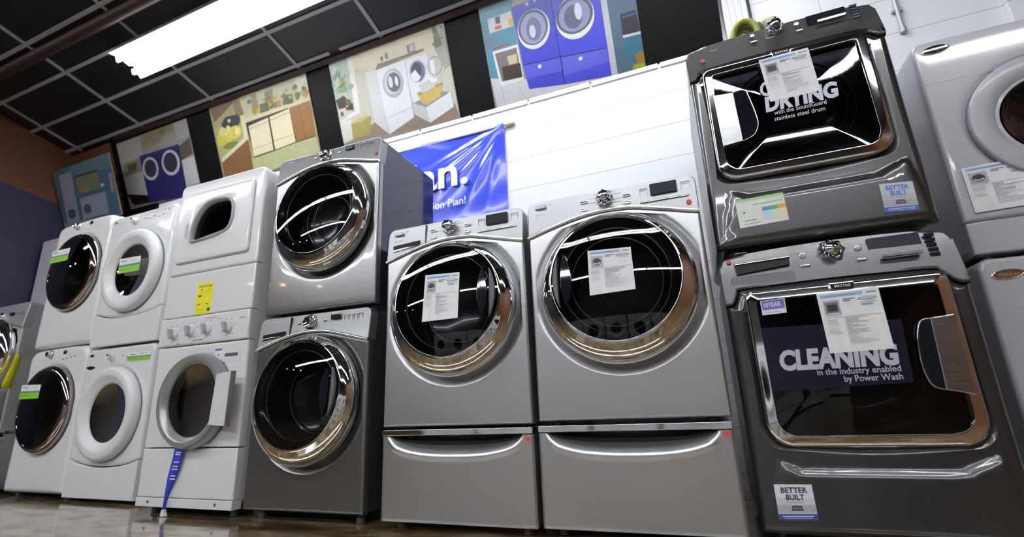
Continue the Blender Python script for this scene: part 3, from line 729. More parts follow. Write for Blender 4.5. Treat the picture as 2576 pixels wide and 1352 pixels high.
def laundry_center(label, x, y, zb, rz):
    w = .687; h = 1.811; depth = .70; U = unit('stacked_laundry_center', label, 'laundry center', x, y, zb, rz, w); off = (-w/2, 0, 0)
    g = G(); cabinet(g, w, depth, .02, h-.004, .035, .03); g.build('cabinet', M['white'], U, off)
    # dryer front: raised lid with a D-shaped window
    win = catmull([(.168, 1.440), (.172, 1.50), (.195, 1.565), (.245, 1.625), (.310, 1.650), (.390, 1.652), (.445, 1.640), (.476, 1.605), (.484, 1.55), (.478, 1.50), (.455, 1.462), (.40, 1.446), (.30, 1.434), (.22, 1.424), (.182, 1.424), (.168, 1.440)], 4)[:-1]
    c = (.325, 1.535)
    g = G(); holed_panel(g, rrect(.0, w, 1.236, h, (.004, .004, .034, .034), 6), c, [(.022, -.03), (.024, 0)], .014, .045, win); g.build('dryer_front', M['white'], U, off, smooth=45)
    g = G(); poly = rrect(.038, .622, 1.302, 1.742, (.022, .022, .030, .030), 5)
    holed_panel(g, poly, c, [(-.004, -.012), (.0, .002), (.003, .006)], .012, .014, win)
    g.v = [(a, b-.016, z) for a, b, z in g.v]
    dd = g.build('dryer_door', M['white'], U, off, smooth=45)
    g = G(); th = angles(win, c, 96); B = radial(win, c, th)
    L = lambda k, y: [(c[0]+(b+k)*math.cos(t), y, c[1]+(b+k)*math.sin(t)) for t, b in zip(th, B)]
    g.loft([L(.016, -.015), L(.015, -.024), L(.006, -.029), L(-.004, -.024), L(-.010, -.010), L(-.013, .02)]); g.build('window_frame', M['pearl_ring'], dd, off, smooth=50)
    g = G(); g.loft([L(-.011, -.006), L(-.05, -.006), L(-.10, -.006)], cap1=True); g.build('window_glass', M['glass_clear'], dd, off, smooth=80)
    g = G(); g.loft([L(-.012, .0), L(-.010, .06), L(.03, .07), L(.05, .40), L(-.13, .40)], cap1=True); g.build('dryer_drum', M['gasket'], dd, off, smooth=40)
    g = G(); g.prism(rrect(.098, .136, 1.445, 1.555, .005), -.0185, 0, .002); hd = g.build('door_handle', M['white_plastic'], dd, off)
    g = G(); g.prism(rrect(.108, .130, 1.455, 1.540, .003), -.0195, 0, .001); g.build('handle_recess', M['pearl_ring'], dd, off)
    # middle panel, console
    g = G(); g.prism(rect(.0, w, .981, 1.231), -.002, .045, .010, seg=3); g.build('middle_panel', M['white'], U, off, smooth=40)
    g = G(); g.prism(rect(.0, w, .818, .977), -.010, .045, .012, seg=4); g.build('control_panel', M['white_plastic'], U, off, smooth=40)
    for (u, z) in ((.128, .887), (.260, .893), (.386, .893), (.541, .889)):
        g = G(); g.lathe([(.034, .010), (.034, .012), (.030, .018), (.026, .022), (.001, .024)], u, z, 40, cap1=True); k = g.build('knob', M['white_plastic'], U, off, smooth=40)
        a = .35; ca, sa = math.cos(a), math.sin(a)
        g = G(); g.prism([(u+p*ca-q*sa, z+p*sa+q*ca) for p, q in rrect(-.009, .009, -.029, .029, .008, 4)], -.046, -.012, .004); g.build('knob_grip', M['pearl_ring'], k, off)
    marks = []
    for (u, z) in ((.128, .887), (.260, .893), (.386, .893), (.541, .889)):
        for q in range(7):
            t = .3+q*.85; marks.append((u+.050*math.cos(t)-.008, u+.050*math.cos(t)+.008, z+.047*math.sin(t), .0025))
    marks += [(.36, .44, .951, .003), (.455, .475, .94, .003), (.28, .36, .835, .005), (.16, .18, .826, .005), (.62, .66, .93, .004)]
    print_marks(U, marks, .010)
    g = G()
    for u in (.08, .60): g.lathe([(.006, .002), (.006, .006), (.001, .007)], u, .972, 12, cap1=True)
    g.build('screw', M['grey_ring'], U, off)
    # washer front with deep round door
    cw = (.365, .520); R = .240; Rw = .180
    g = G(); holed_panel(g, rrect(0, w, .286, .815, .003, 2), cw, [(R-.03, -.04), (R-.012, -.01), (R+.002, -.004), (R+.010, 0)], .012, .045); g.build('washer_front', M['white'], U, off, smooth=45)
    door = white_ring_door(U, cw, R, Rw, 'grey_ring', prof=[(R-.02, -.02), (R, -.003), (R+.002, .02), (R-.002, .046), (R-.012, .058), (R-.030, .058), (R-.040, .054), (Rw+.008, .036), (Rw+.004, .030), (Rw-.001, -.02)], gd=.026)
    g = G(); g.prism([(.566, .642), (.692, .650), (.686, .388), (.548, .396)], -.066, -.044, .003); g.v = [(a, b-max(0, a-.60)*.22, z) for a, b, z in g.v]; hg = g.build('hinge_flap', M['white'], door, off)
    g = G(); g.prism([(.690, .650), (.6955, .650), (.6895, .388), (.684, .388)], -.088, -.060, .001); g.build('flap_edge', M['grey_ring'], door, off)
    g = G(); g.prism(rrect(.512, .640, .706, .766, .008), -.0015, .01, .001); p = g.build('pull_pocket', M['white_plastic'], U, off)
    g = G(); g.prism(rrect(.528, .622, .734, .752, .006), -.0025, .0, .001); g.build('pocket_slot', M['gasket'], p, off)
    # lower access panel
    g = G(); g.prism(rect(.0, w, .045, .281), -.001, .045, .008, seg=3); g.build('access_panel', M['white'], U, off, smooth=40)
    g = G(); g.prism(rect(.0, w, .0, .043), -.004, .05, .004, seg=2); kp = g.build('kick_plate', M['white_plastic'], U, off)
    for u in (.10, .58):
        g = G(); g.lathe([(.007, .002), (.007, .008), (.001, .009)], u, .024, 12, cap1=True); g.build('screw', M['brushed'], kp, off)
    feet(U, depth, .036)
    return U

# ------------------------------------------------------------------ the shop
CY, CZ, CT = 0.7294, 3.2781, math.radians(14.808)          # sloping ceiling: a line on it and its pitch
FY, FZ, FT = 1.0501, 2.5547, math.radians(20.10)           # tilted fascia above the block wall
WX0, WX1, YF = -4.78, 5.6, -11.5
YO, XO = -0.9, -9.5                                         # the left wall ends here and the shop opens out further left
S_END = 2.2
def cp(x, s, off=0.0): return (x, CY-s*math.cos(CT)-off*math.sin(CT), CZ+s*math.sin(CT)-off*math.cos(CT))
def fp(x, s, off=0.0): return (x, FY-s*math.sin(FT)-off*math.cos(FT), FZ+s*math.cos(FT)-off*math.sin(FT))
ZFLAT = cp(0, S_END)[2]

def floor_material():
    m = mat('polished_mottled_floor', (.3, .25, .19), 0, .12); nt = m.node_tree; p = nt.nodes['Principled BSDF']
    tc = nt.nodes.new('ShaderNodeTexCoord'); mp = nt.nodes.new('ShaderNodeMapping'); mp.inputs['Scale'].default_value = (1.6, 4.5, 1)
    n1 = nt.nodes.new('ShaderNodeTexNoise'); n1.inputs['Scale'].default_value = 2.2; n1.inputs['Detail'].default_value = 8; n1.inputs['Roughness'].default_value = .62; n1.inputs['Distortion'].default_value = .8
    cr = nt.nodes.new('ShaderNodeValToRGB'); e = cr.color_ramp.elements
    e[0].position = .36; e[0].color = lin((66, 50, 30)); e[1].position = .66; e[1].color = lin((150, 134, 104))
    x = e.new(.50); x.color = lin((108, 88, 58))
    nt.links.new(tc.outputs['Object'], mp.inputs['Vector']); nt.links.new(mp.outputs['Vector'], n1.inputs['Vector'])
    nt.links.new(n1.outputs['Fac'], cr.inputs['Fac']); nt.links.new(cr.outputs['Color'], p.inputs['Base Color'])
    p.inputs['Coat Weight'].default_value = 1.0; p.inputs['Coat IOR'].default_value = 1.75
    n2 = nt.nodes.new('ShaderNodeTexNoise'); n2.inputs['Scale'].default_value = 3.4; n2.inputs['Detail'].default_value = 5
    nt.links.new(mp.outputs['Vector'], n2.inputs['Vector'])
    rr = nt.nodes.new('ShaderNodeMapRange'); rr.inputs['From Min'].default_value = .42; rr.inputs['From Max'].default_value = .68; rr.inputs['To Min'].default_value = .03; rr.inputs['To Max'].default_value = .22
    nt.links.new(n2.outputs['Fac'], rr.inputs['Value']); nt.links.new(rr.outputs['Result'], p.inputs['Coat Roughness'])
    cw = nt.nodes.new('ShaderNodeMapRange'); cw.inputs['From Min'].default_value = .45; cw.inputs['From Max'].default_value = .66; cw.inputs['To Min'].default_value = 1.0; cw.inputs['To Max'].default_value = .35
    nt.links.new(n2.outputs['Fac'], cw.inputs['Value']); nt.links.new(cw.outputs['Result'], p.inputs['Coat Weight'])
    return m
def block_material():
    m = mat('painted_block', (.8, .8, .8), 0, .55); nt = m.node_tree; p = nt.nodes['Principled BSDF']
    tc = nt.nodes.new('ShaderNodeTexCoord'); sx = nt.nodes.new('ShaderNodeSeparateXYZ'); cx = nt.nodes.new('ShaderNodeCombineXYZ')
    ad = nt.nodes.new('ShaderNodeMath'); ad.operation = 'ADD'; ad.inputs[1].default_value = -(2.3337-10*.22616)-.002
    ax = nt.nodes.new('ShaderNodeMath'); ax.operation = 'ADD'; ax.inputs[1].default_value = 18.08-2.238
    nt.links.new(tc.outputs['Object'], sx.inputs[0]); nt.links.new(sx.outputs['X'], ax.inputs[0]); nt.links.new(sx.outputs['Z'], ad.inputs[0])
    nt.links.new(ax.outputs[0], cx.inputs['X']); nt.links.new(ad.outputs[0], cx.inputs['Y'])
    b = nt.nodes.new('ShaderNodeTexBrick'); b.inputs['Scale'].default_value = 1; b.inputs['Brick Width'].default_value = 9.04; b.inputs['Row Height'].default_value = .22616
    b.inputs['Mortar Size'].default_value = .0035; b.inputs['Mortar Smooth'].default_value = .4; b.offset = .5
    b.inputs['Color1'].default_value = lin((222, 224, 228)); b.inputs['Color2'].default_value = lin((218, 221, 226)); b.inputs['Mortar'].default_value = lin((184, 186, 193))
    nt.links.new(cx.outputs[0], b.inputs['Vector']); nt.links.new(b.outputs['Color'], p.inputs['Base Color'])
    n = nt.nodes.new('ShaderNodeTexNoise'); n.inputs['Scale'].default_value = 90
    mm = nt.nodes.new('ShaderNodeMath'); mm.operation = 'MULTIPLY_ADD'; mm.inputs[1].default_value = .12
    inv = nt.nodes.new('ShaderNodeMath'); inv.operation = 'SUBTRACT'; inv.inputs[0].default_value = 1
    nt.links.new(b.outputs['Fac'], inv.inputs[1]); nt.links.new(n.outputs['Fac'], mm.inputs[0]); nt.links.new(inv.outputs[0], mm.inputs[2])
    bp = nt.nodes.new('ShaderNodeBump'); bp.inputs['Distance'].default_value = .003; bp.inputs['Strength'].default_value = .5
    nt.links.new(mm.outputs[0], bp.inputs['Height']); nt.links.new(bp.outputs['Normal'], p.inputs['Normal'])
    return m
def two_tone_material():
    m = mat('purple_and_orange_paint', (.1, .1, .3), 0, .55); nt = m.node_tree; p = nt.nodes['Principled BSDF']
    g = nt.nodes.new('ShaderNodeTexCoord'); sx = nt.nodes.new('ShaderNodeSeparateXYZ'); nt.links.new(g.outputs['Object'], sx.inputs[0])
    a = nt.nodes.new('ShaderNodeMath'); a.operation = 'MULTIPLY_ADD'; a.inputs[1].default_value = .178; nt.links.new(sx.outputs['Y'], a.inputs[0]); nt.links.new(sx.outputs['Z'], a.inputs[2])
    c = nt.nodes.new('ShaderNodeMath'); c.operation = 'GREATER_THAN'; c.inputs[1].default_value = 2.803; nt.links.new(a.outputs[0], c.inputs[0])
    mx = nt.nodes.new('ShaderNodeMix'); mx.data_type = 'RGBA'; mx.inputs['A'].default_value = lin((36, 32, 62)); mx.inputs['B'].default_value = lin((88, 50, 22))
    nt.links.new(c.outputs[0], mx.inputs['Factor']); nt.links.new(mx.outputs['Result'], p.inputs['Base Color'])
    return m
M['floor'] = floor_material(); M['block'] = block_material(); M['two_tone'] = two_tone_material()
M['ceiling'] = mat('black_ceiling_tile', (.0055, .0055, .006), 0, .45, noise=.1, nscale=30, bump=.3)
M['fascia'] = mat('black_fascia', (.0028, .0028, .003), 0, .42, .0, .2, .05, 20, spec=.10)
M['orange'] = mat('orange_paint', lin((88, 50, 22))[:3], 0, .55)
M['brown'] = mat('dark_brown_beam', lin((46, 24, 19))[:3], 0, .5)
M['tan_wall'] = mat('dim_brown_wall_paint', lin((40, 34, 30))[:3], 0, .6)
M['right_wall'] = mat('orange_wood_panelling', lin((112, 74, 46))[:3], 0, .5)
M['grey_metal'] = mat('grey_painted_metal', lin((170, 172, 178))[:3], .2, .45)

g = G(); g.box(XO-.1, WX1+.1, YF-.1, 1.25, -.1, 0); struct(g.build('floor', M['floor'], smooth=0))
g = G(); g.box(WX0-.1, WX1+.1, FY, 1.25, 0, 3.4); wb = struct(g.build('wall_back', M['block'], smooth=0))
g = G()                                                       # left wall follows the pitch of the ceiling
prof = [(1.05, 0), (1.05, cp(0, -.33)[2]+.02), (YO, cp(0, (CY-YO)/math.cos(CT))[2]+.02), (YO, 0)]
n = len(prof); g.add([(WX0, a, b) for a, b in prof]+[(WX0-.1, a, b) for a, b in prof], [tuple(range(n)), tuple(range(2*n-1, n-1, -1))]+[(i, (i+1) % n, n+(i+1) % n, n+i) for i in range(n)])
struct(g.build('wall_left', M['two_tone'], smooth=0))
g = G(); g.box(WX1, WX1+.1, YF, 1.05, 0, ZFLAT+.02); struct(g.build('wall_right', M['right_wall'], smooth=0))
g = G(); g.box(XO-.1, XO, YF, YO, 0, ZFLAT+.02); struct(g.build('wall_far', M['tan_wall'], smooth=0))
g = G(); g.box(XO, WX0-.1, YO, YO+.1, 0, ZFLAT+.02); struct(g.build('wall_side', M['two_tone'], smooth=0))
g = G(); g.box(XO, WX1, YF-.1, YF, 0, ZFLAT+.02); struct(g.build('wall_front', M['tan_wall'], smooth=0))
g = G()
A = [cp(WX0, -.335), cp(WX1, -.335), cp(WX1, S_END), cp(WX0, S_END)]
B = [(a, b, c+.08) for a, b, c in A]
g.add(A+B, [(0, 1, 2, 3), (4, 7, 6, 5), (0, 4, 5, 1), (2, 6, 7, 3), (1, 5, 6, 2), (3, 7, 4, 0)])
ceil = struct(g.build('ceiling', M['ceiling'], smooth=0))
g = G(); g.box(XO, WX1, YF, cp(0, S_END)[1], ZFLAT, ZFLAT+.08); struct(g.build('ceiling', M['ceiling'], smooth=0))
g = G(); g.box(XO, WX0-.1, cp(0, S_END)[1], YO, ZFLAT, ZFLAT+.08); struct(g.build('ceiling', M['ceiling'], smooth=0))
g = G()
def cbar(x0, x1, s0, s1, t=.012):
    P = [cp(x, s, o) for o in (-.002, t) for x, s in ((x0, s0), (x1, s0), (x1, s1), (x0, s1))]
    g.add(P, [(0, 1, 2, 3), (7, 6, 5, 4), (0, 4, 5, 1), (1, 5, 6, 2), (2, 6, 7, 3), (3, 7, 4, 0)])
HB = .014
for x in (-4.58, -3.55, -2.55, -1.51, -.67, .36, 1.38, 2.40, 3.42, 4.44): cbar(x-HB, x+HB, -.045, S_END)
for s in (.0, .318, .652, .945, 1.27, 1.59, 1.91):
    for (a, b) in (((WX0, -1.165), (-1.06, WX1)) if s == 0 else ((WX0, WX1),)): cbar(a, b, s-HB, s+HB, .0115)
g.build('ceiling_grid', M['tbar'], ceil, smooth=0)

# fascia (tilted panels above the wall), its orange end, the beams
def fascia(name, x0, x1, s0, s1, m, th=.05):
    g = G(); P = [fp(x, s, o) for o in (0, -th) for x, s in ((x0, s0), (x1, s0), (x1, s1), (x0, s1))]
    g.add(P, [(3, 2, 1, 0), (4, 5, 6, 7), (0, 1, 5, 4), (1, 2, 6, 5), (2, 3, 7, 6), (3, 0, 4, 7)]); return struct(g.build(name, m, smooth=0))
fascia('trim_1', -4.135, 1.705, .0, .752, M['fascia'])
fascia('trim_2', WX0, -4.137, .0, .752, M['orange'])
g = G(); g.box(WX0, -3.6, 1.02, 1.05, 1.95, 2.56); struct(g.build('trim_3', M['fascia'], smooth=0))
g = G(); P = [cp(x, s, o) for o in (0, .035) for x, s in ((-4.0, -.065), (1.705, -.065), (1.705, -.026), (-4.0, -.026))]
g.add(P, [(0, 1, 2, 3), (7, 6, 5, 4), (0, 4, 5, 1), (1, 5, 6, 2), (2, 6, 7, 3), (3, 7, 4, 0)]); struct(g.build('trim_4', M['brown'], smooth=0))
g = G(); P0 = cp(WX0, .862, .050); P1 = cp(WX1, .842, .050); g.tube([P0, P1], .045, 16); struct(g.build('trim_5', M['brown']))
# ragged upper edge of the white paint: block tops showing in front of the fascia foot
g = G()
x = -1.4
rnd = random.Random(3)
while x < 1.70:
    b = min(1.70, x+.452); hgt = rnd.uniform(.004, .010)
    g.box(x+.006, b-.006, FY-.012, FY+.01, FZ-.03, FZ+hgt, .005); x += .452
struct(g.build('trim_6', M['block']))
# grey metal chase, conduit and pilaster on the right part of the wall
g = G(); g.box(1.725, 1.862, .99, 1.05, 0, 3.19, .006)
for xx in (1.755, 1.785, 1.822): g.box(xx-.006, xx+.006, .982, .992, 0, 3.19, .003)
struct(g.build('trim_7', M['grey_metal'], smooth=0))
g = G(); g.box(1.866, 1.884, 1.03, 1.05, 0, 3.19); struct(g.build('trim_8', M['black'], smooth=0))
g = G(); g.box(3.0, WX1, 1.02, 1.05, 0, 3.19, .004); struct(g.build('trim_9', M['block'], smooth=0))
cond = G(); cond.tube([(2.571, 1.035, 2.335), (2.571, 1.035, 3.18)], .011, 12)
co_ = tag(cond.build('wall_conduit', M['grey_metal']), 'thin grey conduit running down the white block wall at upper right', 'conduit')
g = G(); g.tube([(2.571, 1.035, 2.32), (2.571, 1.035, 2.35)], .016, 12); g.build('end_cap', M['grey_metal'], co_)
g = G(); g.box(2.545, 2.597, 1.028, 1.049, 2.455, 2.472, .003); g.build('pipe_clamp', M['grey_metal'], co_)

# ------------------------------------------------------------------ fluorescent lights
def light_fixture(label, x0, x1, place, group=None):
    """place(x, a, b): a across the fixture, b downwards from the ceiling"""
    xm = (x0+x1)/2; P = place(xm, 0, 0)
    T = thing('fluorescent_light', label, 'ceiling light', P, 0, group)
    L = lambda x, a, b: tuple(Vector(place(x, a, b))-Vector(P))
    g = G(); prof = [(-.135, .100), (-.132, .108), (-.085, .085), (-.045, .050), (-.020, .078), (.020, .078), (.045, .050), (.085, .085), (.132, .108), (.135, .100), (.07, .04), (.05, .0), (-.05, .0), (-.07, .04)]
    g.loft([[L(x0, a, b) for a, b in prof], [L(x1, a, b) for a, b in prof]], True, True); g.build('reflector', M['reflector'], T, smooth=25)
    for a in (-.065, .065):
        g = G(); g.tube([L(x0+.02, a, .105), L(x1-.02, a, .105)], .021, 12)
        t = g.build('fluorescent_tube', M['tube'], T)
        for xx in (x0+.012, x1-.012):
            g = G(); g.box(*[f(q) for q in zip(L(xx-.010, a-.016, .075), L(xx+.010, a+.016, .13)) for f in (min, max)], .003)
            g.build('lamp_holder', M['reflector'], T)
    return T
slope = lambda s: (lambda x, a, b: cp(x, s-a, b))
light_fixture('long fluorescent strip light hanging from the black ceiling at upper left', -2.83, -.42, slope(.545))
G2 = 'fluorescent strip lights elsewhere in the shop, outside the picture'
LB = 'fluorescent strip light on the shop ceiling, seen only as reflections in chrome'
light_fixture(LB, -.25, 2.16, slope(.545), G2)
flat = lambda y: (lambda x, a, b: (x, y+a, ZFLAT-b))
for y in (-3.1, -6.8):
    for x in (-7.36, -4.92, -2.48, -.04, 2.40): light_fixture(LB, x, x+2.41, flat(y), G2)

# ------------------------------------------------------------------ posters
POSTERS = {
'5': [
 ('p',(75,140,165),[(-0.013,0.737),(0.262,0.732),(0.232,0.171),(0.004,0.218)]),
 ('p',(205,207,210),[(0.005,0.222),(0.27,0.144),(0.533,0.041),(0.861,0.007),(1.091,0.005),(1.108,-0.043),(0.017,0.003)]),
 ('l',(165,168,170),[(0.073,0.158),(0.081,0.011)],0.004),
 ('l',(165,168,170),[(0.203,0.107),(0.245,0.008)],0.004),
 ('p',(225,226,230),[(-0.014,0.733),(0.275,0.736),(0.273,0.721),(-0.008,0.715)]),
 ('p',(215,214,212),[(0.056,0.631),(0.24,0.635),(0.242,0.529),(0.055,0.532)]),
 ('p',(200,90,60),[(0.101,0.565),(0.149,0.566),(0.153,0.541),(0.101,0.542)]),
 ('p',(220,180,50),[(0.21,0.59),(0.244,0.587),(0.242,0.533),(0.209,0.539)]),
 ('p',(80,85,110),[(0.113,0.629),(0.152,0.628),(0.147,0.578),(0.113,0.581)]),
 ('p',(105,118,150),[(0.01,0.506),(0.095,0.508),(0.087,0.447),(0.002,0.42)]),
 ('p',(170,70,60),[(0.061,0.423),(0.176,0.428),(0.191,0.416),(0.059,0.411)]),
 ('p',(225,226,228),[(0.052,0.401),(0.248,0.398),(0.254,0.149),(0.071,0.147)]),
 ('p',(120,112,112),[(0.069,0.383),(0.236,0.379),(0.242,0.168),(0.086,0.179)]),
 ('p',(60,45,40),[(0.104,0.278),(0.245,0.266),(0.244,0.167),(0.101,0.177)]),
 ('p',(200,190,150),[(0.155,0.339),(0.228,0.336),(0.225,0.274),(0.161,0.276)]),
 ('p',(62,66,190),[(0.248,0.656),(0.539,0.662),(0.536,0.036),(0.278,0.073),(0.262,0.245)]),
 ('p',(66,70,198),[(0.539,0.662),(0.862,0.626),(0.859,0.006),(0.538,0.035),(0.536,0.224)]),
 ('p',(88,92,205),[(0.266,0.24),(0.531,0.22),(0.54,0.131),(0.27,0.144)]),
 ('p',(92,96,208),[(0.543,0.218),(0.852,0.188),(0.857,0.101),(0.538,0.094)]),
 ('l',(30,30,95),[(0.262,0.245),(0.532,0.224),(0.853,0.191)],0.006),
 ('l',(30,30,95),[(0.534,0.634),(0.536,0.224),(0.536,0.036)],0.006),
 ('e',(222,224,228),(0.381,0.462,0.118,0.135)),
 ('e',(85,88,100),(0.379,0.475,0.108,0.12)),
 ('e',(150,155,190),(0.379,0.47,0.093,0.106)),
 ('e',(110,115,150),(0.381,0.462,0.055,0.08)),
 ('e',(205,208,225),(0.371,0.45,0.022,0.044)),
 ('e',(225,227,230),(0.677,0.449,0.133,0.142)),
 ('e',(85,88,100),(0.675,0.464,0.128,0.121)),
 ('e',(140,145,180),(0.675,0.461,0.108,0.104)),
 ('e',(90,95,125),(0.666,0.456,0.063,0.078)),
 ('e',(210,212,228),(0.705,0.481,0.025,0.057)),
 ('e',(225,225,235),(0.381,0.203,0.014,0.013)),
 ('e',(225,225,235),(0.672,0.173,0.014,0.013)),
 ('e',(180,185,215),(0.363,0.641,0.011,0.013)),
 ('e',(180,185,215),(0.422,0.647,0.011,0.013)),
 ('p',(188,188,194),[(0.862,0.626),(0.901,0.613),(0.899,0.001),(0.859,0.004)]),
 ('p',(78,102,122),[(0.901,0.613),(1.081,0.58),(1.09,0.002),(0.899,0.001)]),
 ('p',(50,108,130),[(0.962,0.224),(1.087,0.215),(1.093,0.091),(0.967,0.07)]),
 ('p',(42,42,52),[(0.97,0.374),(1.071,0.373),(1.082,0.231),(0.968,0.241)]),
 ('p',(50,90,160),[(0.979,0.357),(1.072,0.355),(1.073,0.344),(0.979,0.346)]),
 ('p',(205,207,212),[(0.967,0.237),(1.082,0.231),(1.083,0.215),(0.968,0.221)]),
 ('p',(150,112,40),[(1.03,0.102),(1.089,0.101),(1.084,0.007),(1.031,0.011)]),
 ('p',(160,160,40),[(1.006,0.037),(1.084,0.029),(1.085,-0.001),(0.997,0.006)]),
],
'4': [
 ('p',(205,200,186),[(-0.004,0.729),(1.073,0.745),(1.107,0.001),(-0.004,0.062)]),
 ('p',(228,216,184),[(0.213,0.725),(0.991,0.737),(0.975,0.533),(0.71,0.548),(0.427,0.548),(0.22,0.623)]),
 ('p',(182,192,184),[(-0.002,0.715),(0.191,0.719),(0.2,0.294),(-0.005,0.303)]),
 ('p',(135,165,120),[(0.053,0.586),(0.117,0.585),(0.14,0.461),(0.056,0.467)]),
 ('p',(205,212,208),[(0.016,0.698),(0.07,0.699),(0.075,0.546),(0.021,0.544)]),
 ('p',(232,232,226),[(0.186,0.72),(0.238,0.721),(0.219,0.289),(0.171,0.276)]),
 ('p',(232,232,226),[(-0.003,0.268),(0.215,0.294),(0.218,0.268),(0.001,0.237)]),
 ('p',(70,55,45),[(-0.003,0.422),(0.087,0.441),(0.162,0.354),(0.16,0.304),(0.02,0.34)]),
 ('p',(95,110,60),[(0.097,0.413),(0.154,0.39),(0.133,0.345),(0.097,0.371)]),
 ('p',(225,130,100),[(0.089,0.36),(0.115,0.358),(0.11,0.338),(0.09,0.343)]),
 ('p',(205,200,182),[(0.005,0.344),(0.085,0.344),(0.092,0.262),(0.009,0.248)]),
 ('p',(90,85,85),[(0.025,0.317),(0.052,0.319),(0.055,0.284),(0.028,0.282)]),
 ('p',(152,132,114),[(0.078,0.069),(0.338,0.159),(0.695,0.128),(1.069,0.12),(1.107,0.001),(-0.004,0.062)]),
 ('p',(222,222,216),[(-0.004,0.243),(0.118,0.238),(0.092,0.083),(0.001,0.069)]),
 ('p',(165,154,92),[(0.11,0.202),(0.216,0.231),(0.317,0.222),(0.269,0.079),(0.103,0.084)]),
 ('p',(195,185,110),[(0.11,0.202),(0.216,0.231),(0.317,0.222),(0.213,0.194)]),
 ('p',(215,218,218),[(0.34,0.564),(0.442,0.548),(0.451,0.036),(0.338,0.159)]),
 ('p',(230,233,238),[(0.438,0.549),(0.715,0.551),(0.701,0.11),(0.456,0.035)]),
 ('p',(228,231,236),[(0.71,0.548),(0.911,0.549),(0.931,0.234),(0.718,0.211),(0.707,0.358)]),
 ('l',(170,172,178),[(0.71,0.548),(0.701,0.11)],0.006),
 ('l',(190,192,198),[(0.429,0.161),(0.708,0.189)],0.005),
 ('p',(122,114,108),[(0.433,0.551),(0.462,0.591),(0.887,0.589),(0.888,0.571)]),
 ('p',(120,115,125),[(0.747,0.652),(0.817,0.652),(0.815,0.589),(0.748,0.591)]),
 ('p',(200,195,205),[(0.769,0.645),(0.811,0.645),(0.808,0.599),(0.768,0.598)]),
 ('p',(90,85,80),[(0.502,0.636),(0.522,0.635),(0.519,0.603),(0.5,0.605)]),
 ('p',(130,125,140),[(0.541,0.653),(0.57,0.653),(0.569,0.605),(0.544,0.606)]),
 ('e',(178,181,188),(0.572,0.41,0.097,0.113)),
 ('e',(205,207,212),(0.566,0.42,0.078,0.092)),
 ('e',(105,107,118),(0.58,0.416,0.062,0.075)),
 ('e',(222,224,230),(0.55,0.425,0.02,0.045)),
 ('e',(222,224,230),(0.605,0.418,0.015,0.038)),
 ('e',(200,203,210),(0.804,0.438,0.078,0.088)),
 ('e',(105,110,140),(0.804,0.438,0.065,0.078)),
 ('e',(60,62,78),(0.798,0.452,0.044,0.052)),
 ('p',(235,236,240),[(0.74,0.432),(0.784,0.456),(0.822,0.39),(0.798,0.365),(0.749,0.378)]),
 ('e',(205,208,214),(0.965,0.44,0.081,0.088)),
 ('e',(150,152,160),(0.96,0.437,0.064,0.072)),
 ('e',(198,192,176),(0.956,0.438,0.056,0.064)),
 ('p',(235,236,240),[(0.92,0.487),(0.956,0.485),(0.95,0.37),(0.919,0.394)]),
 ('p',(205,206,206),[(0.718,0.214),(0.823,0.156),(0.834,0.033),(0.722,0.121)]),
 ('p',(150,150,150),[(0.718,0.214),(0.953,0.252),(1.044,0.212),(0.823,0.156)]),
 ('p',(208,182,100),[(0.766,0.282),(0.995,0.303),(0.961,0.203),(0.827,0.174),(0.788,0.208)]),
 ('p',(180,150,75),[(0.766,0.282),(0.995,0.303),(0.994,0.284),(0.774,0.256)]),
 ('p',(202,208,200),[(0.791,0.335),(0.901,0.352),(0.932,0.281),(0.809,0.266)]),
 ('p',(240,240,242),[(0.894,0.362),(0.959,0.344),(0.948,0.316),(0.897,0.33)]),
 ('p',(234,237,242),[(0.823,0.156),(1.046,0.215),(1.055,0.1),(0.834,0.033)]),
 ('p',(165,168,150),[(0.991,0.737),(1.067,0.736),(1.084,0.409),(1.032,0.393),(0.982,0.563)]),
 ('e',(107,122,75),(0.989,0.594,0.011,0.013)),
 ('e',(121,137,86),(1.064,0.689,0.012,0.016)),
 ('e',(103,115,76),(0.984,0.596,0.008,0.011)),
 ('e',(57,96,58),(0.994,0.603,0.009,0.012)),
 ('e',(57,99,68),(1.006,0.614,0.011,0.011)),
 ('e',(73,91,67),(1.067,0.695,0.006,0.008)),
 ('e',(68,83,44),(1.033,0.6,0.009,0.013)),
 ('e',(155,149,131),(1.013,0.699,0.008,0.01)),
 ('e',(107,133,104),(1.015,0.627,0.013,0.019)),
 ('e',(75,86,45),(1.025,0.614,0.013,0.013)),
 ('e',(108,130,104),(0.977,0.59,0.008,0.011)),
 ('e',(78,90,69),(1.005,0.582,0.012,0.016)),
 ('e',(162,171,142),(1.003,0.626,0.01,0.01)),
 ('e',(144,145,123),(1.04,0.614,0.008,0.011)),
 ('e',(91,100,62),(1.052,0.617,0.01,0.009)),
 ('e',(118,149,81),(1.005,0.621,0.006,0.01)),
 ('e',(164,171,152),(0.026,0.602,0.02,0.021)),
 ('e',(124,174,123),(0.071,0.64,0.014,0.013)),
 ('e',(186,200,198),(0.031,0.514,0.016,0.018)),
 ('e',(146,171,143),(0.124,0.542,0.012,0.015)),
 ('e',(189,203,186),(0.114,0.599,0.021,0.018)),
 ('e',(135,177,135),(0.05,0.499,0.022,0.02)),
 ('e',(143,180,139),(0.008,0.547,0.013,0.018)),
 ('e',(211,206,201),(0.06,0.555,0.02,0.025)),
 ('e',(215,208,187),(0.167,0.598,0.019,0.017)),
 ('e',(213,212,189),(0.063,0.581,0.016,0.015)),
 ('e',(135,164,128),(0.07,0.617,0.024,0.025)),
 ('e',(174,175,135),(0.077,0.541,0.024,0.023)),
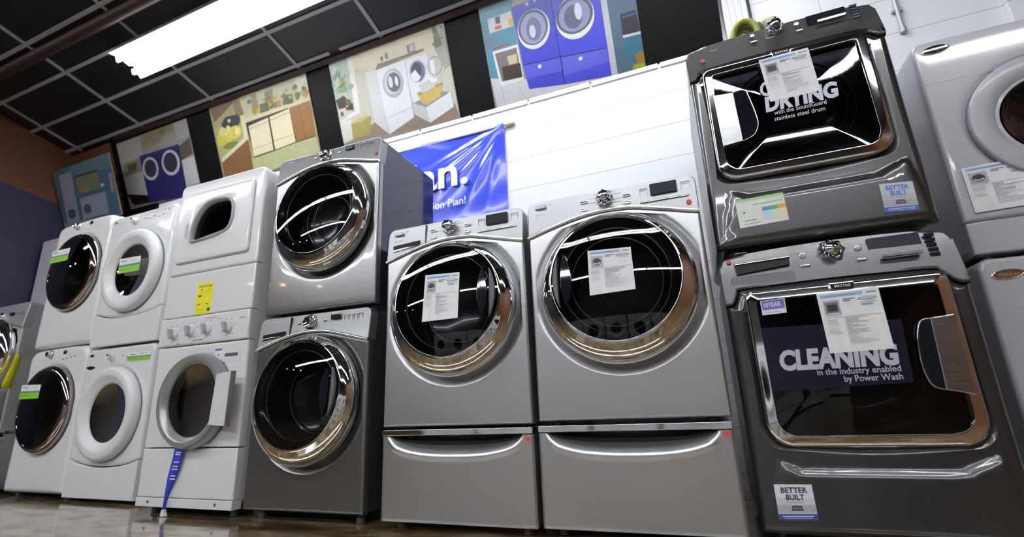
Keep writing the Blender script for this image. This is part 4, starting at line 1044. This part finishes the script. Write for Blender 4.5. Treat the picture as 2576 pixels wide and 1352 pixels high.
 ('e',(213,200,202),(0.05,0.544,0.016,0.023)),
 ('e',(139,175,125),(0.17,0.495,0.025,0.021)),
 ('p',(92,108,70),[(0.988,0.699),(1.028,0.698),(1.049,0.565),(0.99,0.56)]),
 ('p',(60,70,50),[(0.989,0.73),(1.025,0.726),(1.022,0.673),(0.987,0.673)]),
],
'3': [
 ('p',(176,170,118),[(-0.007,0.746),(1.178,0.709),(1.18,0.056),(0.025,0.066)]),
 ('p',(205,204,158),[(0.367,0.724),(1.185,0.712),(1.178,0.506),(0.41,0.511)]),
 ('p',(150,150,100),[(0.524,0.709),(0.596,0.711),(0.59,0.535),(0.517,0.532)]),
 ('p',(110,120,70),[(0.688,0.686),(0.786,0.691),(0.758,0.534),(0.661,0.538)]),
 ('p',(225,225,205),[(1.045,0.701),(1.162,0.698),(1.17,0.578),(1.053,0.579)]),
 ('p',(90,95,50),[(0.609,0.603),(0.719,0.595),(0.711,0.515),(0.6,0.522)]),
 ('p',(190,140,60),[(0.771,0.582),(0.852,0.576),(0.85,0.52),(0.769,0.526)]),
 ('p',(95,90,60),[(0.886,0.603),(0.991,0.595),(0.984,0.516),(0.886,0.527)]),
 ('p',(132,98,62),[(-0.005,0.742),(0.296,0.735),(0.306,0.692),(0.037,0.582)]),
 ('p',(150,125,85),[(0.296,0.735),(0.384,0.73),(0.414,0.526),(0.314,0.487)]),
 ('p',(48,48,44),[(0.112,0.547),(0.18,0.595),(0.328,0.585),(0.366,0.538),(0.314,0.487),(0.133,0.487)]),
 ('e',(215,215,210),(0.216,0.552,0.02,0.016)),
 ('e',(215,200,82),(0.147,0.43,0.114,0.062)),
 ('e',(222,210,100),(0.255,0.437,0.087,0.058)),
 ('e',(200,190,70),(0.074,0.392,0.058,0.046)),
 ('e',(120,130,60),(0.18,0.335,0.1,0.03)),
 ('e',(110,120,72),(0.776,0.55,0.019,0.021)),
 ('e',(218,185,144),(1.0,0.541,0.013,0.011)),
 ('e',(81,110,49),(1.036,0.546,0.017,0.018)),
 ('e',(98,132,64),(1.014,0.634,0.019,0.017)),
 ('e',(189,129,47),(0.754,0.657,0.019,0.017)),
 ('e',(88,88,65),(1.126,0.606,0.025,0.025)),
 ('e',(190,182,85),(0.731,0.56,0.019,0.022)),
 ('e',(174,118,62),(1.129,0.535,0.009,0.012)),
 ('e',(197,198,162),(1.024,0.604,0.016,0.019)),
 ('e',(116,104,64),(0.633,0.564,0.033,0.025)),
 ('e',(199,214,162),(0.872,0.643,0.023,0.023)),
 ('e',(199,174,86),(0.793,0.612,0.022,0.017)),
 ('e',(190,134,50),(0.718,0.592,0.017,0.02)),
 ('e',(184,143,47),(1.113,0.557,0.016,0.023)),
 ('e',(185,160,84),(0.94,0.641,0.019,0.015)),
 ('e',(120,114,70),(0.901,0.598,0.027,0.023)),
 ('e',(183,145,47),(0.54,0.566,0.033,0.027)),
 ('e',(193,138,52),(1.129,0.548,0.021,0.02)),
 ('e',(103,104,47),(1.045,0.57,0.031,0.025)),
 ('e',(192,175,91),(0.961,0.573,0.018,0.013)),
 ('e',(184,169,88),(1.092,0.58,0.017,0.016)),
 ('e',(209,211,146),(0.671,0.647,0.017,0.018)),
 ('e',(105,105,69),(0.739,0.544,0.017,0.018)),
 ('e',(82,105,69),(1.04,0.639,0.021,0.022)),
 ('e',(104,107,75),(0.887,0.546,0.018,0.025)),
 ('e',(195,132,53),(0.763,0.608,0.014,0.021)),
 ('e',(177,158,83),(0.662,0.63,0.01,0.014)),
 ('e',(170,138,49),(1.149,0.567,0.026,0.024)),
 ('e',(201,207,135),(1.141,0.633,0.024,0.021)),
 ('e',(190,171,77),(0.865,0.597,0.012,0.012)),
 ('e',(211,194,162),(0.609,0.648,0.018,0.019)),
 ('e',(203,176,75),(0.587,0.551,0.024,0.027)),
 ('e',(216,185,142),(1.011,0.546,0.009,0.012)),
 ('e',(98,107,67),(0.5,0.653,0.026,0.019)),
 ('e',(238,216,138),(0.288,0.44,0.032,0.032)),
 ('e',(214,198,56),(0.28,0.44,0.042,0.033)),
 ('e',(229,235,163),(0.141,0.465,0.032,0.031)),
 ('e',(241,209,123),(0.274,0.468,0.013,0.018)),
 ('e',(225,186,84),(0.29,0.419,0.016,0.022)),
 ('e',(242,217,136),(0.244,0.451,0.022,0.026)),
 ('e',(229,213,151),(0.115,0.48,0.046,0.033)),
 ('e',(232,207,114),(0.267,0.45,0.022,0.016)),
 ('e',(224,216,146),(0.289,0.477,0.014,0.016)),
 ('e',(215,194,67),(0.246,0.442,0.025,0.034)),
 ('e',(229,227,157),(0.19,0.485,0.027,0.03)),
 ('e',(213,214,123),(0.143,0.473,0.023,0.022)),
 ('e',(249,236,148),(0.294,0.437,0.03,0.033)),
 ('e',(225,207,114),(0.22,0.438,0.022,0.026)),
 ('p',(222,212,168),[(0.355,0.525),(1.161,0.515),(1.168,0.477),(0.409,0.458)]),
 ('p',(225,216,178),[(0.358,0.562),(0.416,0.558),(0.405,0.337),(0.36,0.336)]),
 ('p',(40,36,30),[(0.41,0.485),(0.924,0.491),(0.939,0.192),(0.43,0.165)]),
 ('p',(226,216,182),[(0.436,0.449),(0.677,0.466),(0.669,0.181),(0.429,0.173)]),
 ('p',(230,220,184),[(0.695,0.467),(0.928,0.482),(0.929,0.192),(0.687,0.179)]),
 ('l',(150,140,110),[(0.443,0.424),(0.675,0.435)],0.005),
 ('l',(150,140,110),[(0.693,0.438),(0.926,0.45)],0.005),
 ('l',(170,160,130),[(0.429,0.241),(0.666,0.245)],0.005),
 ('l',(170,160,130),[(0.689,0.255),(0.93,0.26)],0.005),
 ('p',(152,106,56),[(0.936,0.488),(1.161,0.492),(1.152,0.193),(0.94,0.194)]),
 ('l',(105,70,35),[(1.042,0.486),(1.041,0.199)],0.006),
 ('p',(188,188,142),[(0.069,0.217),(0.428,0.16),(1.151,0.188),(1.18,0.056),(0.617,0.013),(0.033,0.065)]),
 ('l',(150,150,110),[(0.516,0.162),(0.523,0.033)],0.005),
 ('l',(205,205,165),[(0.825,0.167),(1.045,0.086)],0.005),
 ('p',(130,92,58),[(0.03,0.215),(0.4,0.349),(0.392,0.055),(0.027,0.071)]),
 ('p',(215,210,175),[(0.029,0.239),(0.394,0.377),(0.402,0.34),(0.032,0.205)]),
],
'2': [
 ('p',(172,166,160),[(-0.012,0.695),(1.06,0.722),(1.085,0.086),(0.007,-0.023)]),
 ('p',(190,186,182),[(-0.003,0.693),(0.375,0.701),(0.363,0.502),(0.001,0.484)]),
 ('p',(160,146,126),[(0.386,0.705),(0.872,0.71),(0.866,0.586),(0.377,0.57)]),
 ('p',(188,184,184),[(0.872,0.71),(1.062,0.719),(1.068,0.538),(0.884,0.536)]),
 ('p',(175,172,165),[(0.593,0.545),(0.686,0.616),(0.848,0.636),(0.891,0.505)]),
 ('p',(120,130,60),[(0.643,0.696),(0.729,0.693),(0.72,0.666),(0.652,0.671)]),
 ('e',(134,145,50),(0.729,0.667,0.021,0.017)),
 ('e',(133,140,60),(0.715,0.693,0.015,0.011)),
 ('e',(110,122,52),(0.7,0.663,0.016,0.015)),
 ('e',(134,143,47),(0.65,0.69,0.016,0.012)),
 ('e',(126,126,53),(0.745,0.691,0.013,0.016)),
 ('e',(140,140,99),(0.669,0.674,0.018,0.019)),
 ('p',(98,88,78),[(0.891,0.477),(1.057,0.529),(1.057,0.371),(0.882,0.341)]),
 ('p',(150,142,132),[(0.036,0.477),(0.308,0.502),(0.297,0.36),(0.014,0.359)]),
 ('p',(195,194,194),[(-0.017,0.353),(0.314,0.357),(0.317,0.037),(0.044,0.057)]),
 ('p',(204,203,204),[(0.886,0.338),(1.062,0.347),(1.07,0.093),(0.873,0.083)]),
 ('p',(92,90,50),[(0.088,0.459),(0.258,0.465),(0.214,0.39),(0.103,0.395)]),
 ('p',(52,40,36),[(-0.019,0.18),(0.048,0.069),(0.307,0.033),(0.804,-0.014),(0.805,-0.038),(0.09,0.024)]),
 ('p',(160,145,130),[(-0.018,0.155),(0.042,0.051),(0.797,-0.036),(1.085,0.086),(1.082,0.024),(-0.01,-0.045)]),
 ('p',(42,42,104),[(0.308,0.512),(0.893,0.501),(0.875,0.088),(0.786,-0.016),(0.306,0.03)]),
 ('l',(28,28,70),[(0.607,0.506),(0.568,0.007)],0.006),
 ('p',(60,60,125),[(0.31,0.508),(0.893,0.499),(0.89,0.471),(0.314,0.477)]),
 ('e',(205,205,208),(0.429,0.357,0.118,0.116)),
 ('e',(60,58,80),(0.43,0.359,0.088,0.089)),
 ('e',(205,205,208),(0.732,0.353,0.13,0.124)),
 ('e',(58,56,78),(0.729,0.356,0.097,0.096)),
],
'1': [
 ('p',(74,104,124),[(-0.01,0.613),(0.944,0.614),(0.922,0.011),(-0.054,0.074)]),
 ('p',(96,126,136),[(0.267,0.609),(0.937,0.61),(0.93,0.473),(0.294,0.495)]),
 ('p',(150,154,170),[(0.098,0.56),(0.308,0.558),(0.28,0.059),(0.066,0.06)]),
 ('p',(122,126,100),[(0.354,0.494),(0.72,0.483),(0.716,0.308),(0.346,0.315)]),
 ('p',(60,70,75),[(0.347,0.502),(0.723,0.492),(0.724,0.471),(0.349,0.48)]),
 ('p',(170,130,70),[(0.398,0.347),(0.532,0.339),(0.531,0.309),(0.397,0.317)]),
 ('p',(152,156,172),[(0.353,0.271),(0.544,0.265),(0.535,0.057),(0.33,0.05)]),
 ('p',(150,154,176),[(0.555,0.268),(0.772,0.264),(0.754,0.047),(0.524,0.053)]),
 ('e',(76,86,102),(0.441,0.146,0.062,0.05)),
 ('e',(70,80,98),(0.17,0.144,0.065,0.051)),
 ('e',(195,200,205),(0.749,0.331,0.025,0.017)),
 ('p',(142,142,152),[(0.875,0.422),(0.925,0.423),(0.91,0.235),(0.857,0.231)]),
],
}

def poster(key, label, x0, x1, hgt, k=1.0, base_z=None):
    """photo print mounted on board; built flat, then leaned like the fascia"""
    W = x1-x0
    c = Canvas((0, hgt), (W, hgt), (W, 0), (0, 0), d=0.0, step=.00006).base((150, 146, 140), .006)
    def clip(p): return (min(max(p[0], 0.0), W), min(max(p[1], 0.0), hgt))
    def shot(pts, col):
        c.k += 1; y = -c.k*c.step; q = [clip(p) for p in pts]
        o = [q[0]]
        for p in q[1:]:
            if abs(p[0]-o[-1][0])+abs(p[1]-o[-1][1]) > 1e-5: o.append(p)
        if len(o) > 2: c.quad([(a, y, b) for a, b in o], 0, lin(col))
    for it in POSTERS[key]:
        if it[0] == 'p': shot(it[2], it[1])
        elif it[0] == 'e': cx, cy, rx, ry = it[2]; shot([(cx+rx*math.cos(2*PI*q/28), cy+ry*math.sin(2*PI*q/28)) for q in range(28)], it[1])
        else:
            for (a, b) in zip(it[2][:-1], it[2][1:]):
                dx, dy = b[0]-a[0], b[1]-a[1]; l = math.hypot(dx, dy) or 1; nx, ny = -dy/l*it[3]/2, dx/l*it[3]/2
                shot([(a[0]+nx, a[1]+ny), (b[0]+nx, b[1]+ny), (b[0]-nx, b[1]-ny), (a[0]-nx, a[1]-ny)], it[1])
    o = c.build('wall_poster', M['poster'], smooth=0, recalc=False)
    if k == 1.0: o.location = fp(x0, 0.003, .008)
    else: o.location = (x0, .84668, 2.40809)
    o.rotation_euler = (FT, 0, 0)
    tag(o, label, 'poster', 'kitchen and laundry posters above the machines'); return o
P1 = poster('1', 'small dim blue poster at far left, white machines under a shelf', -4.74, -3.795, .613, .93)
g = G(); g.box(.12, .42, .0062, .235, .22, .42); g.build('mounting_block', M['black'], P1, smooth=0)
poster('2', 'poster with two dark blue washers between white cabinets', -4.03, -2.968, .708)
poster('3', 'yellowish kitchen poster with two cream appliance fronts and yellow flowers', -2.65, -1.48, .735)
poster('4', 'poster of white laundry room with open round door and wicker basket', -1.23, -.14, .735)
poster('5', 'poster with bright blue washer and dryer against teal wall', .15, 1.232, .735)

# ------------------------------------------------------------------ banner
def banner():
    x0, x1, z0, z1 = -1.36, .216, 1.70, 2.412; nx, nz = 90, 56
    T = thing('wall_banner', 'wrinkled blue plastic banner with white lettering on white block wall', 'banner', ((x0+x1)/2, 1.03, z0))
    off = (-(x0+x1)/2, -1.03, -z0); vs = []; fs = []
    def yy(x, z):
        a = (x1-x); b = (z1-z); d = 0.0
        for ang, amp, wd in ((.55, .013, .030), (.75, .010, .022), (1.05, .010, .026), (1.3, .006, .02), (.35, .008, .025)):
            q = a*math.sin(ang)-b*math.cos(ang); along = a*math.cos(ang)+b*math.sin(ang)
            d += amp*math.exp(-(q/(wd*(.6+along)))**2)*max(0, 1-abs(along-.32)/.45)
        d += .004*math.sin(x*9+z*5)+.003*math.sin(x*3-z*17)
        d += .007*max(0, math.sin((x*.8+z*2.2)*9))*max(0, min(1, (-x-.1)*3))*max(0, min(1, (z-2.1)*5))
        return 1.036-d
    for k in range(nz+1):
        for i in range(nx+1): x = x0+(x1-x0)*i/nx; z = z0+(z1-z0)*k/nz; vs.append((x, yy(x, z), z))
    for k in range(nz):
        for i in range(nx): a = k*(nx+1)+i; fs.append((a, a+1, a+nx+2, a+nx+1))
    g = G(); g.add(vs, fs); g.build('banner_sheet', mat('blue_vinyl', lin((40, 62, 196))[:3], 0, .22, .3, .1, .04, 30), T, off, smooth=60)
    M['letter_banner'] = mat('banner_white_ink', (.75, .76, .80), 0, .35)
    text_obj('banner_lettering', 'Plan.', .232, M['letter_banner'], T, -.062-(x0+x1)/2, .020, 2.008-z0, None, 'RIGHT', bold=.022).scale.x = 1.13
    text_obj('banner_lettering', 'Protection Plan!', .056, M['letter_banner'], T, -.088-(x0+x1)/2, .020, 1.848-z0, None, 'RIGHT', bold=.010)
    g = G(); g.tube([(x0, 1.032, 2.408), (.236, 1.032, 2.397)], .008, 10); g.build('banner_rod', M['grey_metal'], T, off)
    g = G(); g.tube([(.228, 1.030, 2.397), (.262, 1.030, 2.397), (.264, 1.030, 2.397), (.298, 1.030, 2.397)], [.017, .017, .014, .014], 14); g.build('rod_end', M['beige'], T, off)
banner()

# ------------------------------------------------------------------ the row of machines, right to left
# silver pair on pedestals
D5 = pedestal('silver pedestal drawer with red dot, under the silver washer beside the stacked grey pair', .0, .0, .030, .022, .357, 'silver')
W5 = front_washer('silver washer on drawer, left of the two with info sheets, dispenser slot at its corner', .001, .0, .398, .024, .910, 'silver', 'silver_console', group='silver machines on pedestals', handle='right', foot=.010)
D6 = pedestal('silver pedestal drawer with red dot, under the larger-looking silver dryer beside the graphite stack', .707, .018, .033, .034, .357, 'silver')
W6 = front_washer('silver dryer on drawer, red dot at panel corner and handle at left of glass', .710, .020, .405, .033, .910, 'silver', 'silver_console', 'clothes_dryer', 'clothes dryer', group='silver machines on pedestals', handle='left', slot=False, foot=.015, rings=(.205, .175))
red_dot(W6, .652, .789, .002); red_dot(W5, .412, .758, .040, .005)
sheet(W5, 'information sheet taped on the round glass of the silver washer with dispenser slot', [(.245, .637), (.412, .629), (.407, .430), (.237, .429)], .1055, d0=.07, lean=.07)
sheet(W6, 'information sheet taped on the round glass of the silver dryer with left handle', [(.256, .634), (.421, .626), (.423, .460), (.253, .454)], .1055, logo=False, d0=.07, lean=.07)
# darker grey stack
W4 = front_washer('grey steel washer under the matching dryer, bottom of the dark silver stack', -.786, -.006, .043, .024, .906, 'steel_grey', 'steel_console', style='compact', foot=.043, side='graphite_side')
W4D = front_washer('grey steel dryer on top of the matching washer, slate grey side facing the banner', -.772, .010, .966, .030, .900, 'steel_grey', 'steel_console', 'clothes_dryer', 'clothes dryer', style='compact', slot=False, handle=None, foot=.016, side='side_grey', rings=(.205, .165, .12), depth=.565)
red_dot(W4D, .663, .794, .002, .008)
# white stacked laundry center
W3 = laundry_center('tall white one-piece laundry center with four knobs and D-shaped dryer window', -1.531, -.024, .038, .018)
sticker(W3, 'energy_label', [(.254, 1.163), (.383, 1.161), (.383, .982), (.256, .984)], .0022, 'yellow', 'yellow energy label on the white panel')
sticker(W3, 'paper_label', [(.450, .783), (.505, .783), (.505, .715), (.450, .715)], .0002, 'small', 'small white and blue label')
# white pair with broad white rings
W2 = ring_machine('white washer with white door ring below its twin, green label on control panel', -2.499, .128, .020, 0, .908, True, 'white machines with white door rings')
W2D = ring_machine('white dryer with white door ring stacked on its twin, green label in its window', -2.501, .129, .943, 0, .925, False, 'white machines with white door rings', foot=.015)
sticker(W2, 'green_label', [(.427, .858), (.658, .857), (.656, .806), (.430, .808)], .0022, 'green', 'white and green label')
sticker(W2D, 'green_label', [(.216, .587), (.440, .580), (.442, .478), (.220, .482)], .026, 'green', 'white and green label')
red_dot(W2D, .616, .892, .0, .006)
# white pair with dark bronze doors
W1 = dark_door_machine('white washer with dark bronze round door, bottom of leftmost white stack', -3.190, .130, .032, 0, .945, True, (.330, .532))
W1D = dark_door_machine('white dryer with dark bronze round door, top of leftmost white stack', -3.190, .133, .985, 0, .952, False, (.338, .540), foot=.008)
sticker(W1, 'green_label', [(.122, .698), (.352, .690), (.347, .601), (.114, .603)], .066, 'green', 'white and green label')
sticker(W1D, 'green_label', [(.136, .712), (.354, .706), (.343, .615), (.126, .618)], .066, 'green', 'white and green label')
# graphite stack
W7, d7 = graphite_unit('dark graphite washer with CLEANING on its square glass, bottom of tall graphite stack', 1.434, .058, .046, -.004, .925, True, foot=.046)
W7D, d7d = graphite_unit('dark graphite dryer with DRYING on its square glass, top of tall graphite stack', 1.434, .080, 1.000, .010, .905, False, foot=.018)
sheet(W7, 'information sheet taped on the square glass of the graphite washer', [(.275, .742), (.447, .745), (.450, .549), (.278, .546)], .0335, 'square')
sheet(W7D, 'information sheet taped on the square glass of the graphite dryer', [(.255, .728), (.423, .728), (.431, .539), (.265, .539)], .0335, 'square', False)
sticker(W7, 'better_built_sticker', [(.052, .149), (.158, .151), (.159, .050), (.051, .045)], .0148, 'built_light')
sticker(W7D, 'better_built_sticker', [(.535, .149), (.627, .141), (.625, .038), (.532, .045)], .0148, 'built')
sticker(W7D, 'offer_sticker', [(.087, .176), (.248, .179), (.250, .072), (.089, .066)], .0150, 'offer', 'white sticker with green, blue and orange blocks')
sticker(W7, 'warranty_sticker', [(.106, .738), (.182, .741), (.180, .690), (.106, .688)], .0315, 'tenyear', 'small purple sticker')
red_dot(W7, .034, .905, -.034, .008); red_dot(W7D, .064, .828, -.021, .009)
def glass_print(U, door, lines):
    for (body, hgt, u, z, wd, al, bold) in lines: text_obj('printed_lettering', body, hgt, M['letter_silver'], door, u, .0325, z, wd, al, bold, .10 if hgt > .03 else .0, off=-U['w']/2, depth=.0004)
glass_print(W7, d7, [('CLEANING', .060, .129, .503, .326, 'LEFT', .05), ('in the industry enabled', .019, .455, .480, .222, 'RIGHT', .008), ('by Power Wash', .019, .455, .456, .152, 'RIGHT', .008), ('T', .060, .405, .572, .035, 'LEFT', .03)])
glass_print(W7D, d7d, [('DRYING', .058, .243, .503, .240, 'LEFT', .05), ('C', .058, .236, .570, .040, 'LEFT', .03), ('with the SoundGuard', .017, .270, .482, .170, 'LEFT', .006), ('stainless steel drum', .017, .266, .457, .164, 'LEFT', .006)])
g = G(); g.prism([(.095, .645), (.487, .637), (.478, .445), (.097, .436)], -.0300, -.0285, .0003); g.build('printed_film', M['display'], d7, (-W7['w']/2, 0, 0))
# pearl grey stack at the right edge
FLAT = [(.225, -.02), (.244, -.004), (.245, .010), (.243, .018), (.237, .021), (.200, .023), (.178, .020), (.166, .010), (.155, .012), (.150, -.02)]
W8 = ring_machine('pearl grey washer at right edge, under the pearl grey dryer', 2.286, .360, .030, 0, .875, True, 'pearl grey pair at the right edge', depth=.64, mt='pearl', ringm='pearl_ring', R=.245, Rw=.150, c=(.34, .46), console=.700, plain=True, prof=FLAT, seam=(.118, .118), foot=.03)
W8D = ring_machine('pearl grey dryer at right edge, round door and paper sheet below it', 2.286, .360, .922, 0, .898, False, 'pearl grey pair at the right edge', depth=.64, mt='pearl', ringm='pearl_ring', R=.245, Rw=.150, c=(.34, .485), console=.705, plain=True, prof=FLAT, seam=(.122, .122), foot=.015)
for U, lz in ((W8, .812), (W8D, .851)):
    g = G(); g.lathe([(.046, 0), (.046, .003), (.042, .005), (.040, .0042), (.001, .0042)], .072, lz, 40, cap1=True); g.v = [(a, b, lz+(z-lz)*.40+(a-.072)*.06) for a, b, z in g.v]
    o = g.build('brand_oval', M['chrome'], U, (-U['w']/2, 0, 0), smooth=50)
    text_obj('brand_lettering', 'Whirlpool', .011, M['print_grey'], o, .072-.030, .0046, lz-.006, .060, shear=.25, off=-U['w']/2, depth=.0003)
sheet(W8D, 'information sheet taped below the round door of the pearl grey dryer', [(.034, .332), (.232, .338), (.236, .160), (.036, .154)], .006)
knob(W8D, .56, .84, 0, .03, 'pearl_ring'); knob(W8, .56, .80, 0, .03, 'pearl_ring')
# far left silver machine on a pedestal, only its right part is in view
D0 = pedestal('silver pedestal drawer at far left edge, under the partly hidden silver washer', -4.085, .130, .030, 0, .375, 'silver', depth=.50, dot=False)
W0 = front_washer('silver washer at far left edge on a drawer, yellow tag on its side', -4.085, .130, .420, 0, .955, 'silver', 'silver_console', depth=.50, style='compact', foot=.012, slot=False, glass='glass_bronze', c=(.345, .545), R=.30)
g = G(); vs = []
for k in range(9):
    t = k/8; z = .54-.24*t; x = .690+.004*math.sin(t*3); y = .035-.02*t
    vs += [(x, y, z), (x+.022+.012*t, y-.045-.03*t, z+.012)]
g.add(vs, [(2*k, 2*k+1, 2*k+3, 2*k+2) for k in range(8)]); sol = g.build('yellow_tag', M['yellow_paper'], W0, (-.3435, 0, 0)); sol['label'] = 'yellow energy tag'
sm_ = sol.modifiers.new('thickness', 'SOLIDIFY'); sm_.thickness = .001
# plain tall grey cabinet behind the far left machines
cb = thing('tall_cabinet', 'plain light grey tall cabinet behind the far left machines, below the purple wall', 'cabinet', (-4.35, .68, 0)); cb['w'] = .72
g = G(); g.box(-.36, .36, .02, .34, .03, 2.235, .006); g.build('cabinet_body', M['pearl'], cb)
g = G(); g.box(-.358, .358, -.002, .019, .06, 2.225, .008); dr = g.build('cabinet_door', M['pearl'], cb)
g = G(); g.box(.30, .32, -.03, .0, 1.0, 1.35, .006); g.build('door_handle', M['grey_metal'], dr)
g = G(); g.box(-.34, .34, .05, .33, 0, .03); g.build('plinth', M['black'], cb)

# ------------------------------------------------------------------ ribbon, hose
def ribbon():
    P = [(.304, .283, .062, 0.0), (.300, .25, .060, .05), (.292, .20, .052, .25), (.282, .15, .044, .55), (.270, .10, .030, .95), (.260, .06, .022, 1.3), (.254, .02, .018, 1.55), (.252, .0, .020, 1.45), (.252, -.018, .026, 1.0), (.256, -.036, .034, .6)]
    P = catmull(P, 5); g = G(); vs = []
    for (u, z, wd, a) in P:
        cu, su = math.cos(a)*wd/2, math.sin(a)*wd/2
        vs += [(u-cu, -.022-su, z), (u+cu, -.022+su, z)]
    n = len(P); nb = int(n*.80)
    g.add(vs, [(2*k, 2*k+1, 2*k+3, 2*k+2) for k in range(nb)], 0); g.add(vs, [(2*k, 2*k+1, 2*k+3, 2*k+2) for k in range(nb, n-1)], 1)
    o = g.build('award_ribbon', [M['blue_ribbon'], M['white_plastic']], smooth=60)
    o.location = W3.location; o.rotation_euler = W3.rotation_euler
    for v in o.data.vertices: v.co.x -= W3['w']/2
    s = o.modifiers.new('thickness', 'SOLIDIFY'); s.thickness = .0012
    tag(o, 'twisted blue ribbon hanging down the front of the white laundry center to the floor', 'ribbon')
    m = G(); rnd = random.Random(5)
    for z in (.262, .252, .215, .195, .182, .150, .135): 
        x = .286+(z-.25)*.13
        while x < .322+(z-.25)*.16: l = rnd.uniform(.003, .007); m.box(x, x+l, -.0245-(.25-z)*.02, -.0235-(.25-z)*.02, z, z+.006); x += l+.002
    m.build('ribbon_print', M['letter_white'], o, (-W3['w']/2, 0, 0), smooth=0)
ribbon()
def hose():
    cx, cy, cz = 1.705, .33, 1.906
    T = thing('hose_coil', 'coiled yellow-green hose lying on top of the graphite dryer', 'hose', (cx, cy, cz))
    g = G(); path = []
    for k in range(150):
        t = k/149*2*PI*3.4; r = .098-.006*math.cos(t*.5); path.append((r*.56*math.cos(t), -.045+.03*k/149*3, .109+r*math.sin(t)*.98))
    g.tube(path, .013, 10); g.build('hose', M['yellow_hose'], T, smooth=60)
    g = G(); g.tube([(.068, -.02, .165), (.085, -.02, .175), (.105, -.025, .165), (.112, -.03, .11), (.113, -.03, .03), (.113, -.03, .0)], [.022, .028, .030, .026, .02, .018], 14); g.build('hose_fitting', M['beige'], T, smooth=50)
hose()

# ------------------------------------------------------------------ across the aisle (only mirrored in the chrome)
def spot(x, y, z):
    T = thing('spot_lamp', 'small warm ceiling spot lamp deep in the shop, outside the picture', 'ceiling lamp', (x, y, ZFLAT), 0, 'warm spot lamps deep in the shop')
    g = G(); seg = 12
    ringz = lambda r, zz: [(r*math.cos(2*PI*k/seg), r*math.sin(2*PI*k/seg), zz) for k in range(seg)]
    g.loft([ringz(.01, 0), ringz(.01, z-ZFLAT+.12), ringz(.05, z-ZFLAT+.10), ringz(.06, z-ZFLAT)], True, False); g.build('housing', M['black'], T)
    g = G(); g.loft([ringz(.045, z-ZFLAT+.02), ringz(.035, z-ZFLAT-.02), ringz(.005, z-ZFLAT-.03)], True, True); g.build('bulb', M['warm_bulb'], T)
for k in range(8): spot(-8.6+.5*k, -1.9-.13*k if k < 5 else -4.6-.4*(k-5), 2.75)
LA = 'white machine across the aisle, outside the picture, mirrored in the chrome doors'
for k, x in enumerate((-1.6, -.85, -.10, .65, 1.40, 2.15)):
    c = dup_tree(W2); c.location = (x, -3.75, .020); c.rotation_euler = (0, 0, PI); c['label'] = LA; c['group'] = 'white machines across the aisle'
    for ch in list(c.children):
        if ch.name.startswith('green_label'): bpy.data.objects.remove(ch)
for o in list(COL.objects):
    if 'w' in o.keys(): del o['w']
